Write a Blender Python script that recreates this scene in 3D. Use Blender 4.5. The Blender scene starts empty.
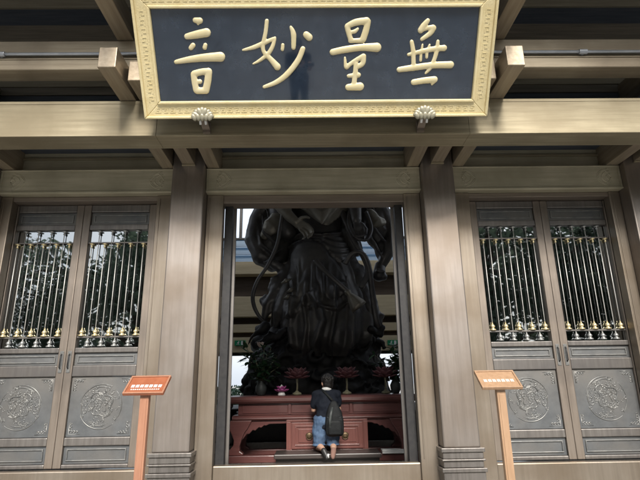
import bpy, bmesh, math, random
from mathutils import Vector, Matrix, noise
rnd = random.Random(7)
C = bpy.context.scene.collection
PI = math.pi
# ------------------------------------------------------------------ camera basis
CAM = Vector((-0.0275, 0.0, 1.45)); FOC = 490.0
p_, y_, r_ = 0.28464584, 0.01723098, 0.01552989
FW = Vector((math.sin(y_)*math.cos(p_), math.cos(y_)*math.cos(p_), math.sin(p_)))
R0 = Vector((math.cos(y_), -math.sin(y_), 0)); U0 = R0.cross(FW)
RT = R0*math.cos(r_) - U0*math.sin(r_); UP = U0*math.cos(r_) + R0*math.sin(r_)
def at(px, py, Y):
    d = FW + RT*((px-320)/FOC) - UP*((py-240)/FOC)
    return CAM + d*(Y/d.y)

# ------------------------------------------------------------------ materials
def newmat(name):
    m = bpy.data.materials.new(name); m.use_nodes = True
    nt = m.node_tree; nt.nodes.clear()
    out = nt.nodes.new('ShaderNodeOutputMaterial'); b = nt.nodes.new('ShaderNodeBsdfPrincipled')
    nt.links.new(b.outputs[0], out.inputs[0])
    return m, nt, b, out
def N(nt, t, **kw):
    n = nt.nodes.new(t)
    for k, v in kw.items(): setattr(n, k, v)
    return n
def surf(name, c1, c2, rough=(.35, .5), metal=0., scale=(1, 1, 1), nscale=6., detail=5., bump=.0, bscale=None, spec=.5, coat=0., c3=None):
    """two-tone noisy surface in object space; scale stretches the grain"""
    m, nt, b, out = newmat(name)
    tc = N(nt, 'ShaderNodeTexCoord'); mp = N(nt, 'ShaderNodeMapping'); mp.inputs['Scale'].default_value = scale
    nt.links.new(tc.outputs['Object'], mp.inputs[0])
    n1 = N(nt, 'ShaderNodeTexNoise'); n1.inputs['Scale'].default_value = nscale; n1.inputs['Detail'].default_value = detail; n1.inputs['Roughness'].default_value = .62
    nt.links.new(mp.outputs[0], n1.inputs[0])
    r = N(nt, 'ShaderNodeValToRGB'); r.color_ramp.elements[0].position = .33; r.color_ramp.elements[1].position = .68
    r.color_ramp.elements[0].color = (*c1, 1); r.color_ramp.elements[1].color = (*c2, 1)
    nt.links.new(n1.outputs[0], r.inputs[0])
    col = r.outputs[0]
    if c3:   # slow, unstretched stains
        n3 = N(nt, 'ShaderNodeTexNoise'); n3.inputs['Scale'].default_value = 1.7; n3.inputs['Detail'].default_value = 6
        nt.links.new(tc.outputs['Object'], n3.inputs[0])
        r3 = N(nt, 'ShaderNodeMapRange'); r3.inputs[1].default_value = .42; r3.inputs[2].default_value = .68; r3.inputs[4].default_value = .9
        nt.links.new(n3.outputs[0], r3.inputs[0])
        mx = N(nt, 'ShaderNodeMix', data_type='RGBA'); nt.links.new(r3.outputs[0], mx.inputs[0])
        nt.links.new(col, mx.inputs[6]); mx.inputs[7].default_value = (*c3, 1); col = mx.outputs[2]
    nt.links.new(col, b.inputs['Base Color'])
    mr = N(nt, 'ShaderNodeMapRange'); mr.inputs[3].default_value = rough[0]; mr.inputs[4].default_value = rough[1]
    n2 = N(nt, 'ShaderNodeTexNoise'); n2.inputs['Scale'].default_value = nscale*.6; n2.inputs['Detail'].default_value = 4
    nt.links.new(mp.outputs[0], n2.inputs[0]); nt.links.new(n2.outputs[0], mr.inputs[0]); nt.links.new(mr.outputs[0], b.inputs['Roughness'])
    b.inputs['Metallic'].default_value = metal; b.inputs['Specular IOR Level'].default_value = spec; b.inputs['Coat Weight'].default_value = coat
    if bump:
        n4 = N(nt, 'ShaderNodeTexNoise'); n4.inputs['Scale'].default_value = bscale or nscale*3; n4.inputs['Detail'].default_value = 4
        nt.links.new(mp.outputs[0], n4.inputs[0])
        bp = N(nt, 'ShaderNodeBump'); bp.inputs['Strength'].default_value = bump; bp.inputs['Distance'].default_value = .02
        nt.links.new(n4.outputs[0], bp.inputs['Height']); nt.links.new(bp.outputs[0], b.inputs['Normal'])
    return m
M = {}
V = (14, 14, .7); H = (.7, 14, 14); D = (14, .7, 14)
M['column'] = surf('brushed_bronze_column', (.255,.224,.20), (.315,.28,.252), (.36,.5), .85, V, 2.2, c3=(.22,.18,.145))
M['jamb'] = surf('brushed_bronze_jamb', (.25,.212,.17), (.31,.266,.217), (.36,.48), .8, V, 2.2, c3=(.21,.165,.12))
M['beam'] = surf('brass_beam', (.27,.232,.155), (.39,.34,.235), (.5,.64), .6, H, 2.0, c3=(.24,.20,.13))
M['frieze'] = surf('patinated_frieze', (.42,.38,.27), (.56,.51,.38), (.42,.55), .35, H, 2.0, c3=(.33,.30,.21))
M['lintel'] = surf('dark_bronze_lintel', (.19,.155,.125), (.27,.225,.185), (.4,.55), .6, H, 2.0)
M['deepbeam'] = surf('bronze_beam_in_depth', (.32,.26,.19), (.44,.37,.275), (.38,.5), .7, D, 2.0)
M['purlin'] = surf('bronze_purlin', (.30,.25,.18), (.42,.36,.265), (.4,.55), .6, H, 2.0, c3=(.22,.18,.13))
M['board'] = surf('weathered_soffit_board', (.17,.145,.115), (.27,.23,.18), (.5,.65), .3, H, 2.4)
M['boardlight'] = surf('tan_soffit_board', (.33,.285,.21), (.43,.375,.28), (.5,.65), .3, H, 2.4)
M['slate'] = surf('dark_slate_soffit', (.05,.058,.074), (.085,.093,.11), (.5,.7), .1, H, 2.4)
M['leaf'] = surf('door_leaf_bronze', (.17,.155,.142), (.25,.232,.215), (.36,.5), .75, V, 2.4, c3=(.14,.132,.128))
M['stile'] = surf('warm_door_stile', (.235,.195,.16), (.33,.28,.235), (.36,.5), .75, V, 2.4, c3=(.18,.155,.135))
M['panel'] = surf('grey_patina_panel', (.125,.132,.138), (.18,.188,.194), (.4,.54), .7, (3,3,3), 2.0, c3=(.20,.19,.175), bump=.08)
M['relief'] = surf('rubbed_relief', (.17,.175,.175), (.29,.285,.27), (.34,.48), .75, (3,3,3), 5.)
M['rod'] = surf('dull_brass_rod', (.52,.51,.48), (.62,.61,.58), (.45,.55), .35, (3,3,3), 5.)
M['gold'] = surf('gold_finial', (.70,.58,.32), (.82,.71,.45), (.34,.46), .8, (3,3,3), 8.)
M['greyfin'] = surf('tarnished_finial', (.30,.31,.31), (.42,.42,.40), (.35,.5), .7, (3,3,3), 8.)
M['iron'] = surf('black_iron', (.02,.02,.022), (.035,.034,.034), (.4,.55), .3, (3,3,3), 6.)
M['frame_gold'] = surf('pale_gold_frame', (.74,.62,.34), (.82,.71,.43), (.42,.56), .15, (2,2,2), 4., bump=.15, bscale=40)
M['lotusgold'] = surf('greyed_gold', (.34,.32,.235), (.45,.42,.32), (.4,.5), .3, (2,2,2), 12.)
M['char_gold'] = surf('pale_gold_letter', (.76,.655,.38), (.82,.725,.47), (.4,.5), .25, (2,2,2), 4.)
M['navy'] = surf('navy_lacquer', (.013,.021,.037), (.027,.040,.062), (.05,.09), 0., (2,2,2), 2.5, spec=.8, coat=1.0)
M['redwood'] = surf('rosewood', (.10,.036,.033), (.15,.056,.050), (.28,.42), 0., (1,14,14), 2.2, spec=.5, coat=.15)
M['redwood2'] = surf('rosewood_cabinet', (.16,.060,.051), (.215,.083,.069), (.3,.42), 0., (14,14,1), 2.2, coat=.15)
M['darkbench'] = surf('black_brown_bench', (.030,.024,.022), (.055,.044,.040), (.3,.5), 0., (1,14,14), 2.2)
M['brassbits'] = surf('old_brass', (.15,.105,.06), (.22,.16,.095), (.4,.5), .7)
M['statue'] = surf('dark_statue_bronze', (.10,.098,.10), (.185,.178,.168), (.4,.54), .45, (1,1,1), 2.2, bump=.04, bscale=14)
M['statue2'] = surf('pale_statue_bronze', (.27,.25,.205), (.36,.335,.28), (.4,.52), .45, (1,1,1), 3., bump=.10, bscale=14)  # paler bronze tone for chest drape, sleeve linings, forearm and tassel
M['rock'] = surf('blackened_pedestal', (.02,.02,.022), (.05,.048,.047), (.5,.66), .2, (1,1,1), 3., bump=.1, bscale=9)
M['stone'] = surf('pale_granite', (.55,.54,.51), (.66,.65,.61), (.5,.7), 0., (1,1,1), 30.)
M['plaster'] = surf('ochre_beam', (.46,.38,.24), (.58,.49,.32), (.6,.75), 0., (.7,8,8), 2.)
M['darkwood'] = surf('dark_beam', (.075,.055,.042), (.12,.09,.07), (.5,.65), 0., (.7,8,8), 2.)
M['louver'] = surf('blue_grey_louver', (.27,.33,.40), (.36,.42,.49), (.4,.5), .2, (.7,8,8), 2.)
M['wall'] = surf('hall_wall', (.12,.10,.08), (.17,.145,.115), (.6,.75), 0., (2,2,2), 2.)
M['signwood'] = surf('orange_varnished_wood', (.31,.145,.088), (.39,.195,.12), (.34,.46), 0., (10,10,1.2), 3., coat=.2)
M['signwood2'] = surf('honey_varnished_wood', (.31,.19,.11), (.40,.255,.155), (.34,.46), 0., (10,10,1.2), 3., coat=.2)
M['signface'] = surf('rust_orange_lacquer', (.27,.085,.04), (.33,.115,.058), (.35,.45), 0., (6,6,6), 3.)
M['white'] = surf('white_paint', (.74,.74,.72), (.80,.80,.78), (.5,.6))
M['pipe'] = surf('galvanised_conduit', (.36,.38,.41), (.48,.50,.53), (.3,.45), .6)
M['leafgreen'] = surf('green_leaf', (.025,.07,.03), (.05,.13,.055), (.4,.55), 0., (1,1,1), 9.)
M['treeleaf'] = surf('tree_leaf', (.045,.065,.045), (.07,.095,.065), (.5,.65), 0., (1,1,1), 1.)
M['bark'] = surf('bark', (.06,.048,.038), (.10,.08,.06), (.7,.85), 0., (6,6,1), 3., bump=.3)
M['stem'] = surf('pale_stem', (.20,.19,.12), (.30,.28,.18), (.5,.6), 0., (6,6,1), 4.)
M['pink'] = surf('dusty_pink_petal', (.15,.065,.075), (.23,.10,.11), (.45,.6), 0., (3,3,3), 5.)
M['purple'] = surf('purple_petal', (.30,.05,.20), (.48,.12,.34), (.3,.45), 0., (3,3,3), 5.)
M['paleblush'] = surf('pale_blush_glaze', (.62,.47,.42), (.72,.60,.54), (.3,.45), 0., (3,3,3), 5.)
M['skin'] = surf('skin', (.50,.30,.21), (.58,.36,.26), (.45,.55), 0., (3,3,3), 9.)
M['hair'] = surf('black_hair', (.008,.007,.007), (.018,.015,.013), (.35,.5), 0., (30,30,3), 6., bump=.3)
M['shirt'] = surf('navy_polo', (.006,.009,.016), (.012,.015,.024), (.75,.9), 0., (3,3,3), 8., bump=.2, spec=.25)
M['denim'] = surf('blue_denim', (.05,.095,.18), (.095,.155,.25), (.75,.9), 0., (3,3,3), 9., bump=.2, bscale=60)
M['nylon'] = surf('black_nylon', (.007,.008,.009), (.014,.016,.017), (.6,.75), 0., (3,3,3), 9., bump=.2, spec=.25)
M['nylon2'] = surf('grey_green_nylon', (.035,.042,.042), (.055,.063,.062), (.45,.6), 0., (3,3,3), 9.)
M['shoe'] = surf('black_shoe', (.012,.012,.013), (.025,.024,.024), (.4,.55))
M['brownshoe'] = surf('brown_sock', (.16,.09,.07), (.22,.125,.10), (.8,.9))
M['green_sign'] = surf('green_sign', (.0,.20,.08), (.0,.25,.10), (.4,.5))
M['darkcloth'] = surf('dark_cloth', (.015,.015,.018), (.03,.03,.034), (.8,.9))

def paving(name, c1, c2, mortar, sx, sy, rough):
    m, nt, b, out = newmat(name)
    tc = N(nt, 'ShaderNodeTexCoord'); br = N(nt, 'ShaderNodeTexBrick'); nt.links.new(tc.outputs['Object'], br.inputs[0])
    br.inputs['Color1'].default_value = (*c1, 1); br.inputs['Color2'].default_value = (*c2, 1); br.inputs['Mortar'].default_value = (*mortar, 1)
    br.inputs['Scale'].default_value = 1; br.inputs['Brick Width'].default_value = sx; br.inputs['Row Height'].default_value = sy; br.inputs['Mortar Size'].default_value = .006
    n = N(nt, 'ShaderNodeTexNoise'); n.inputs['Scale'].default_value = 25; nt.links.new(tc.outputs['Object'], n.inputs[0])
    mx = N(nt, 'ShaderNodeMix', data_type='RGBA', blend_type='MULTIPLY'); mx.inputs[0].default_value = .35
    nt.links.new(br.outputs[0], mx.inputs[6]); nt.links.new(n.outputs[0], mx.inputs[7]); nt.links.new(mx.outputs[2], b.inputs['Base Color'])
    b.inputs['Roughness'].default_value = rough
    return m
M['plaza'] = paving('granite_paving', (.50,.48,.44), (.42,.405,.37), (.2,.19,.17), .9, .6, .6)
M['hallfloor'] = paving('polished_floor', (.26,.25,.23), (.22,.21,.19), (.12,.11,.10), .8, .8, .25)
def frosted():
    m, nt, b, out = newmat('frosted_louvre'); tl = N(nt, 'ShaderNodeBsdfTranslucent'); tl.inputs[0].default_value = (.42,.55,.68,1)
    mx = N(nt, 'ShaderNodeMixShader'); mx.inputs[0].default_value = .55; b.inputs['Base Color'].default_value = (.33,.40,.47,1); b.inputs['Roughness'].default_value = .5
    nt.links.new(b.outputs[0], mx.inputs[1]); nt.links.new(tl.outputs[0], mx.inputs[2]); nt.links.new(mx.outputs[0], out.inputs[0]); return m
M['louver'] = frosted()
def glassmat():
    m, nt, b, out = newmat('dark_tinted_glass'); nt.nodes.remove(b)
    tr = N(nt, 'ShaderNodeBsdfTransparent'); tr.inputs[0].default_value = (.20, .23, .23, 1)
    gl = N(nt, 'ShaderNodeBsdfGlossy'); gl.inputs['Roughness'].default_value = .015; gl.inputs[0].default_value = (.92, .97, 1, 1)
    fr = N(nt, 'ShaderNodeFresnel'); fr.inputs[0].default_value = 4.0
    tc = N(nt, 'ShaderNodeTexCoord'); n = N(nt, 'ShaderNodeTexNoise'); n.inputs['Scale'].default_value = 3.2; n.inputs['Detail'].default_value = 1
    nt.links.new(tc.outputs['Object'], n.inputs[0])
    bp = N(nt, 'ShaderNodeBump'); bp.inputs['Strength'].default_value = .05; bp.inputs['Distance'].default_value = .03
    nt.links.new(n.outputs[0], bp.inputs['Height']); nt.links.new(bp.outputs[0], gl.inputs['Normal'])
    mx = N(nt, 'ShaderNodeMixShader'); nt.links.new(fr.outputs[0], mx.inputs[0]); nt.links.new(tr.outputs[0], mx.inputs[1]); nt.links.new(gl.outputs[0], mx.inputs[2])
    nt.links.new(mx.outputs[0], out.inputs[0])
    return m
M['glass'] = glassmat()
def backlit(key, c):
    m = M[key]; nt = m.node_tree; out = [n for n in nt.nodes if n.type == 'OUTPUT_MATERIAL'][0]; b = [n for n in nt.nodes if n.type == 'BSDF_PRINCIPLED'][0]
    tl = N(nt, 'ShaderNodeBsdfTranslucent'); tl.inputs[0].default_value = (*c, 1); mx = N(nt, 'ShaderNodeMixShader'); mx.inputs[0].default_value = .5
    nt.links.new(b.outputs[0], mx.inputs[1]); nt.links.new(tl.outputs[0], mx.inputs[2]); nt.links.new(mx.outputs[0], out.inputs[0])
backlit('treeleaf', (.10,.135,.095))

# ------------------------------------------------------------------ mesh helpers
TMP = bpy.data.scenes.new('workbench')
class MB:
    def __init__(s): s.b = bmesh.new()
    def box(s, x0, x1, y0, y1, z0, z1):
        v = [s.b.verts.new(p) for p in ((x0,y0,z0),(x1,y0,z0),(x1,y1,z0),(x0,y1,z0),(x0,y0,z1),(x1,y0,z1),(x1,y1,z1),(x0,y1,z1))]
        for f in ((3,2,1,0),(4,5,6,7),(0,1,5,4),(1,2,6,5),(2,3,7,6),(3,0,4,7)): s.b.faces.new([v[i] for i in f])
        return s
    def hexa(s, pts):
        v = [s.b.verts.new(p) for p in pts]
        for f in ((3,2,1,0),(4,5,6,7),(0,1,5,4),(1,2,6,5),(2,3,7,6),(3,0,4,7)): s.b.faces.new([v[i] for i in f])
        return s
    def prism(s, poly, a, b, axis='Y'):
        """poly of (u,v); extruded from a to b along axis. Y: (x,z); X: (y,z); Z: (x,y)"""
        def P(u, v, w): return {'Y': (u, w, v), 'X': (w, u, v), 'Z': (u, v, w)}[axis]
        A = [s.b.verts.new(P(u, v, a)) for u, v in poly]; B = [s.b.verts.new(P(u, v, b)) for u, v in poly]
        n = len(poly)
        s.b.faces.new(A); s.b.faces.new(B[::-1])
        for i in range(n): s.b.faces.new((A[i], B[i], B[(i+1) % n], A[(i+1) % n]))
        bmesh.ops.recalc_face_normals(s.b, faces=s.b.faces[:])
        return s
    def tube(s, pts, rad, seg=8, squash=None, closed=False):
        pts = [Vector(p) for p in pts]; n = len(pts)
        if not hasattr(rad, '__len__'): rad = [rad]*n
        rings = []; up = None
        for i, p in enumerate(pts):
            a = pts[(i-1) % n] if (closed or i) else p; c = pts[(i+1) % n] if (closed or i < n-1) else p
            t = (c-a).normalized() if (c-a).length > 1e-9 else Vector((0,0,1))
            if up is None: up = Vector((0,0,1)) if abs(t.z) < .9 else Vector((0,1,0))
            u = (up - t*up.dot(t)); u = u.normalized() if u.length > 1e-6 else t.orthogonal().normalized()
            w = t.cross(u); up = u
            ring = []
            for k in range(seg):
                an = 2*PI*k/seg; d = (u*math.cos(an)+w*math.sin(an))*rad[i]
                if squash: d = Vector((d.x*squash[0], d.y*squash[1], d.z*squash[2]))
                ring.append(s.b.verts.new(p+d))
            rings.append(ring)
        m = n if closed else n-1
        for i in range(m):
            A, B = rings[i], rings[(i+1) % n]
            for k in range(seg): s.b.faces.new((A[k], A[(k+1) % seg], B[(k+1) % seg], B[k]))
        if not closed: s.b.faces.new(rings[0][::-1]); s.b.faces.new(rings[-1])
        return s
    def ball(s, c, r, sub=2, mat=None):
        r = r if hasattr(r, '__len__') else (r, r, r)
        mm = Matrix.Translation(Vector(c)) @ (mat or Matrix.Identity(4)) @ Matrix.Diagonal((r[0], r[1], r[2], 1))
        bmesh.ops.create_icosphere(s.b, subdivisions=sub, radius=1, matrix=mm)
        return s
    def limb(s, pts, rad, seg=12, squash=None):
        """capsule chain: spheres at the joints, tapered tubes between"""
        s.tube(pts, rad, seg, squash)
        rr = rad if hasattr(rad, '__len__') else [rad]*len(pts)
        for p, r in zip(pts, rr):
            q = (r*squash[0], r*squash[1], r*squash[2]) if squash else r
            s.ball(p, q, 2)
        return s
    def lathe(s, prof, seg=24, c=(0,0,0), wave=None):
        rings = []
        for j, (r, z) in enumerate(prof):
            rings.append([s.b.verts.new((c[0]+r*(wave(2*PI*k/seg, j) if wave else 1)*math.cos(2*PI*k/seg), c[1]+r*(wave(2*PI*k/seg, j) if wave else 1)*math.sin(2*PI*k/seg), c[2]+z)) for k in range(seg)])
        for A, B in zip(rings, rings[1:]):
            for k in range(seg): s.b.faces.new((A[k], A[(k+1) % seg], B[(k+1) % seg], B[k]))
        s.b.faces.new(rings[0][::-1]); s.b.faces.new(rings[-1])
        return s
    def loft(s, rings):
        R = [[s.b.verts.new(p) for p in r] for r in rings]; n = len(R[0])
        for A, B in zip(R, R[1:]):
            for k in range(n): s.b.faces.new((A[k], A[(k+1) % n], B[(k+1) % n], B[k]))
        s.b.faces.new(R[0][::-1]); s.b.faces.new(R[-1])
        return s
    def xf(s, m): bmesh.ops.transform(s.b, matrix=m, verts=s.b.verts[:]); return s
    def build(s, name, mat, parent=None, smooth=False, bevel=0, vox=0, sm=0, loc=None, disp=None, sub=0):
        me = bpy.data.meshes.new(name)
        bmesh.ops.recalc_face_normals(s.b, faces=s.b.faces[:])
        s.b.to_mesh(me); s.b.free()
        o = bpy.data.objects.new(name, me); C.objects.link(o)
        me.materials.append(M[mat] if isinstance(mat, str) else mat)
        if vox:
            r = o.modifiers.new('r', 'REMESH'); r.mode = 'VOXEL'; r.voxel_size = vox
            if sm: k = o.modifiers.new('s', 'SMOOTH'); k.iterations = sm; k.factor = .5
            C.objects.unlink(o); TMP.collection.objects.link(o); 
            with bpy.context.temp_override(scene=TMP, view_layer=TMP.view_layers[0]): dg = bpy.context.evaluated_depsgraph_get()
            dg.update()
            m2 = bpy.data.meshes.new_from_object(o.evaluated_get(dg)); o.modifiers.clear(); o.data = m2; bpy.data.meshes.remove(me); me = m2; me.name = name; TMP.collection.objects.unlink(o); C.objects.link(o)
            if not me.materials: me.materials.append(M[mat] if isinstance(mat, str) else mat)
            if disp:
                nn = [v.normal.copy() for v in me.vertices]; cc = [v.co.copy() for v in me.vertices]; flat = []
                for c, n in zip(cc, nn): flat.extend(c + n*disp(c))
                me.vertices.foreach_set('co', flat); me.update()
            smooth = True
        if smooth: me.polygons.foreach_set('use_smooth', [True]*len(me.polygons))
        if bevel:
            bv = o.modifiers.new('bevel', 'BEVEL'); bv.width = bevel; bv.segments = 2; bv.limit_method = 'ANGLE'; bv.angle_limit = .6
        if parent:
            o.parent = parent
            if loc is None and not parent.get('local'): o.location = -Vector(parent.location)
        if loc is not None: o.location = loc
        return o
def empty(name, loc=(0,0,0), label=None, cat=None, group=None, local=False, parent=None):
    o = bpy.data.objects.new(name, None); C.objects.link(o); o.location = loc
    if label: o['label'] = label; o['category'] = cat
    if group: o['group'] = group
    if local: o['local'] = 1
    if parent: o.parent = parent
    o.empty_display_size = .1
    return o
def tag(o, label, cat, group=None):
    o['label'] = label; o['category'] = cat
    if group: o['group'] = group
    return o
def copy_tree(o, parent=None):
    c = o.copy(); C.objects.link(c); c.parent = parent
    for ch in list(o.children): copy_tree(ch, c)
    return c
def B(*a): return MB().box(*a)

# ------------------------------------------------------------------ setting
g = B(-400, 400, -400, 400, -.3, 0).build('plaza_ground', 'plaza'); g['kind'] = 'structure'
hf = B(-6.2, 6.2, 5.505, 15.3, .004, .34).build('hall_floor', 'hallfloor'); hf['kind'] = 'structure'
pf = B(-3.6, 3.6, 8.95, 13.0, .34, .5).build('altar_platform', 'stone', bevel=.015); pf['kind'] = 'structure'

# ------------------------------------------------------------------ temple hall
hall = empty('temple_hall', (0, 5.2, 0), 'bronze temple hall front with square columns, eave beams and panelled doors', 'temple')
# columns
def column(cx):
    o = B(cx-.185, cx+.185, 5.2, 5.57, .82, 4.1).build('column', 'column', hall, bevel=.014)
    z = [(.78,.82,.03),(.72,.778,.015),(.70,.718,.028),(.64,.698,.012),(.60,.638,.035),(.30,.598,.02),(.24,.298,.04),(0.0,.238,.06)]
    mb = MB()
    for z0, z1, e in z: mb.box(cx-.185-e, cx+.185+e, 5.2-e, 5.57+e, z0+.0005, z1)
    pl = mb.build('plinth', 'leaf', o, bevel=.005, loc=(0,0,0))
    return o
for cx in (-1.435, 1.435, -3.815, 3.815, -6.2, 6.2): column(cx)
# jambs
for s in (-1, 1):
    for a, b in ((1.055, 1.249), (1.621, 1.83), (3.50, 3.629), (4.001, 4.2)):
        x0, x1 = sorted((s*a, s*b))
        j = B(x0, x1, 5.38, 5.50, .20, 3.588).build('door_jamb', 'jamb', hall, bevel=.008)
        xm = s*(a+.02) if a in (1.055, 1.621) and False else None
        # raised inner bead on the face
        B(x0+.03, x0+.042, 5.372, 5.3795, .70, 3.55).build('bead', 'jamb', j, bevel=.003, loc=(0,0,0))
# friezes
def scroll(mb, cx, cz, y, sx, r=.006, k=1.):
    """engraved end ornament drawn as low ridges"""
    for q in range(3):
        rad = (.045+.035*q)*k
        pts = [(cx+sx*(rad*1.6*math.cos(a)), y, cz+rad*math.sin(a)) for a in [-1.3+2.6*i/12 for i in range(13)]]
        mb.tube(pts, r, 6, squash=(1,.5,1))
    for q in (-1, 1):
        pts = [(cx+sx*(.02+.16*k*t), y, cz+q*(.10*k*math.sin(PI*t)*(1-t*.3))) for t in [i/14 for i in range(15)]]
        mb.tube(pts, r, 6, squash=(1,.5,1))
for x0, x1 in ((-1.249,1.249),(1.621,3.629),(-3.629,-1.621),(4.001,6.01),(-6.01,-4.001)):
    fr = B(x0, x1, 5.30, 5.42, 3.59, 3.885).build('frieze_board', 'frieze', hall, bevel=.006)
    mb = MB().box(x0, x1, 5.285, 5.2985, 3.592, 3.612).box(x0, x1, 5.288, 5.2985, 3.868, 3.883)
    for x in (x0, x1-.03): mb.box(x+.002, x+.028, 5.29, 5.2985, 3.6125, 3.8675)
    mb.build('border', 'frieze', fr, bevel=.003, loc=(0,0,0))
    mb = MB(); scroll(mb, x0+.10, 3.74, 5.299, 1); mb.build('scroll_ornament', 'frieze', fr, loc=(0,0,0), smooth=True)
    mb = MB(); scroll(mb, x1-.10, 3.74, 5.299, -1); mb.build('scroll_ornament', 'frieze', fr, loc=(0,0,0), smooth=True)
    B(x0, x1, 5.40, 5.60, 3.535 if abs(x0+x1) > .1 else 3.49, 3.588).build('lintel', 'lintel', hall, bevel=.006)
    # recessed board above the frieze
    rb = B(x0, x1, 5.44, 5.5, 3.60, 4.172).build('recess_board', 'frieze', hall, bevel=.004)
    B(x0+.1, x1-.1, 5.415, 5.4385, 4.07, 4.10).build('moulding', 'beam', rb, loc=(0,0,0), bevel=.003)
B(-7, 7, 4.562, 5.5, 4.175, 4.21).build('soffit', 'board', hall)
# short beams in depth above every column
for cx in (-3.815, -1.435, 1.435, 3.815):
    for d in (-.265, 0, .265):
        B(cx+d-.07, cx+d+.07, 4.562, 5.44 if d else 5.198, 3.888, 4.173).build('bracket_beam', 'deepbeam', hall, bevel=.006)
    B(cx-.075, cx+.075, 5.165, 5.197, 3.872, 3.887).build('bracket_cap', 'beam', hall, bevel=.003)
# eave beam in three lengths
for x0, x1 in ((-7, -1.5325), (-1.531, 1.531), (1.5325, 7)):
    e = B(x0, x1, 4.3, 4.56, 3.775, 4.165).build('eave_beam', 'beam', hall, bevel=.003)
    MB().box(x0+.001, x1-.001, 4.292, 4.2995, 3.777, 3.80).box(x0+.001, x1-.001, 4.296, 4.2995, 4.13, 4.163).build('fillet', 'beam', e, bevel=.003, loc=(0,0,0))
# outriggers, purlin, upper outriggers
for x in (-1.64, 1.64): B(x-.08, x+.08, 3.96, 5.24, 4.168, 4.377).build('outrigger_beam', 'deepbeam', hall, bevel=.006)
OX = (-5.6, -3.85, -1.835, 1.83, 3.85, 5.6)
for x in OX:
    B(x-.08, x+.08, 3.76, 5.24, 4.168, 4.377).build('outrigger_beam', 'deepbeam', hall, bevel=.006)
    B(x-.08, x+.08, 2.75, 5.24, 4.709, 4.93).build('outrigger_beam', 'deepbeam', hall, bevel=.006)
pu = B(-7, 7, 4.09, 4.28, 4.38, 4.706).build('eave_purlin', 'purlin', hall, bevel=.008)
B(-7, 7, 4.082, 4.0895, 4.49, 4.50).build('fillet', 'purlin', pu, loc=(0,0,0))
# boards behind, over the frieze
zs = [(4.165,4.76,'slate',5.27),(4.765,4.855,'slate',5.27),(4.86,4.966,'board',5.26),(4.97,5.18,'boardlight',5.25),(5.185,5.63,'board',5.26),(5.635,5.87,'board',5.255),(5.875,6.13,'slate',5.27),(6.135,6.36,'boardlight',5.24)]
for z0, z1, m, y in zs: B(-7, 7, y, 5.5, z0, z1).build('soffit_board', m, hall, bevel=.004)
MB().prism([(2.6,5.52),(5.5,6.62),(5.5,6.75),(2.6,5.68)], -7.5, 7.5, 'X').build('eave_roof', 'slate', hall)
MB().prism([(2.52,5.45),(2.598,5.45),(2.598,5.70),(2.52,5.70)], -7.5, 7.5, 'X').build('eave_board', 'purlin', hall, bevel=.01)
# sill
for s in (-1, 1):
    x0, x1 = sorted((s*.962, s*1.054)); B(x0, x1, 5.505, 5.60, .2, 3.489).build('gap_shade_strip', 'iron', hall, bevel=.004)  # black strip added to stand for the shaded gap beside each open leaf
th = B(-1.054, 1.054, 5.39, 5.50, 0, .665).build('threshold', 'jamb', hall, bevel=.012)
for s in (-1, 1):
    x0, x1 = sorted((s*1.831, s*3.499)); B(x0, x1, 5.41, 5.50, 0, .64).build('threshold', 'jamb', hall, bevel=.012)
    x0, x1 = sorted((s*4.201, s*7)); B(x0, x1, 5.42, 5.50, 0, 3.588).build('front_wall', 'panel', hall)
    # flank walls with unseen high gaps, added to let light into the hall
    x0, x1 = sorted((s*6.2, s*6.4))
    B(x0, x1, 5.5, 15.3, 0, 5.6).build('side_wall', 'wall', hall); B(x0, x1, 5.5, 15.3, 7.4, 9).build('side_wall', 'wall', hall)
    for k in range(7): B(x0, x1, 5.5+1.6*k, 5.7+1.6*k, 5.602, 7.398).build('light_gap_post', 'wall', hall)
B(-6.4, 6.4, 5.502, 5.7, 4.2, 9).build('front_upper_wall', 'wall', hall)
B(-6.6, 6.6, 5.3, 10.4, 9.002, 9.2).build('hall_roof', 'wall', hall); B(-6.6, 6.6, 13.6, 15.6, 9.002, 9.2).build('hall_roof', 'wall', hall)
for x in (-6.5, -2.2, 2.2, 6.5): B(x-.12, x+.12, 10.402, 13.598, 9.002, 9.2).build('light_gap_rafter', 'wall', hall)  # unseen opening left in the roof, added to light the back beams
# back wall: windows over louvres over stepped tie beams over open doorways
bands = [(5.86,5.93,'iron',14.95,15.1),(4.67,5.06,'plaster',14.6,15.05),(4.0,4.67,'darkwood',15.0,15.12),(3.39,4.0,'plaster',14.7,15.05),(3.18,3.39,'darkwood',15.0,15.12),
         (2.94,3.18,'plaster',14.8,15.05),(2.79,2.94,'darkwood',14.98,15.1),(2.36,2.79,'plaster',14.75,15.05),(2.27,2.36,'iron',14.9,15.06),(7.3,9.0,'wall',14.9,15.1)]
for z0, z1, m, y0, y1 in bands:
    B(-6.2, 6.2, y0, y1, z0+.001, z1-.001).build('tie_beam' if m != 'wall' else 'back_wall', m, hall, bevel=.01)
for k in range(3):
    z = 5.09+.26*k
    MB().prism([(14.86,z),(14.9,z-.01),(15.06,z+.268),(15.02,z+.278)], -6.2, 6.2, 'X').build('louver_slat', 'louver', hall)
for k in range(-5, 6): B(k*1.15-.045, k*1.15+.045, 14.96, 15.06, 5.931, 7.299).build('window_mullion', 'iron', hall)
for x in (-6.1, -4.0, 4.05, 6.1): B(x-.14, x+.14, 14.8, 15.08, .2, 2.268).build('back_post', 'darkwood', hall)

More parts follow.
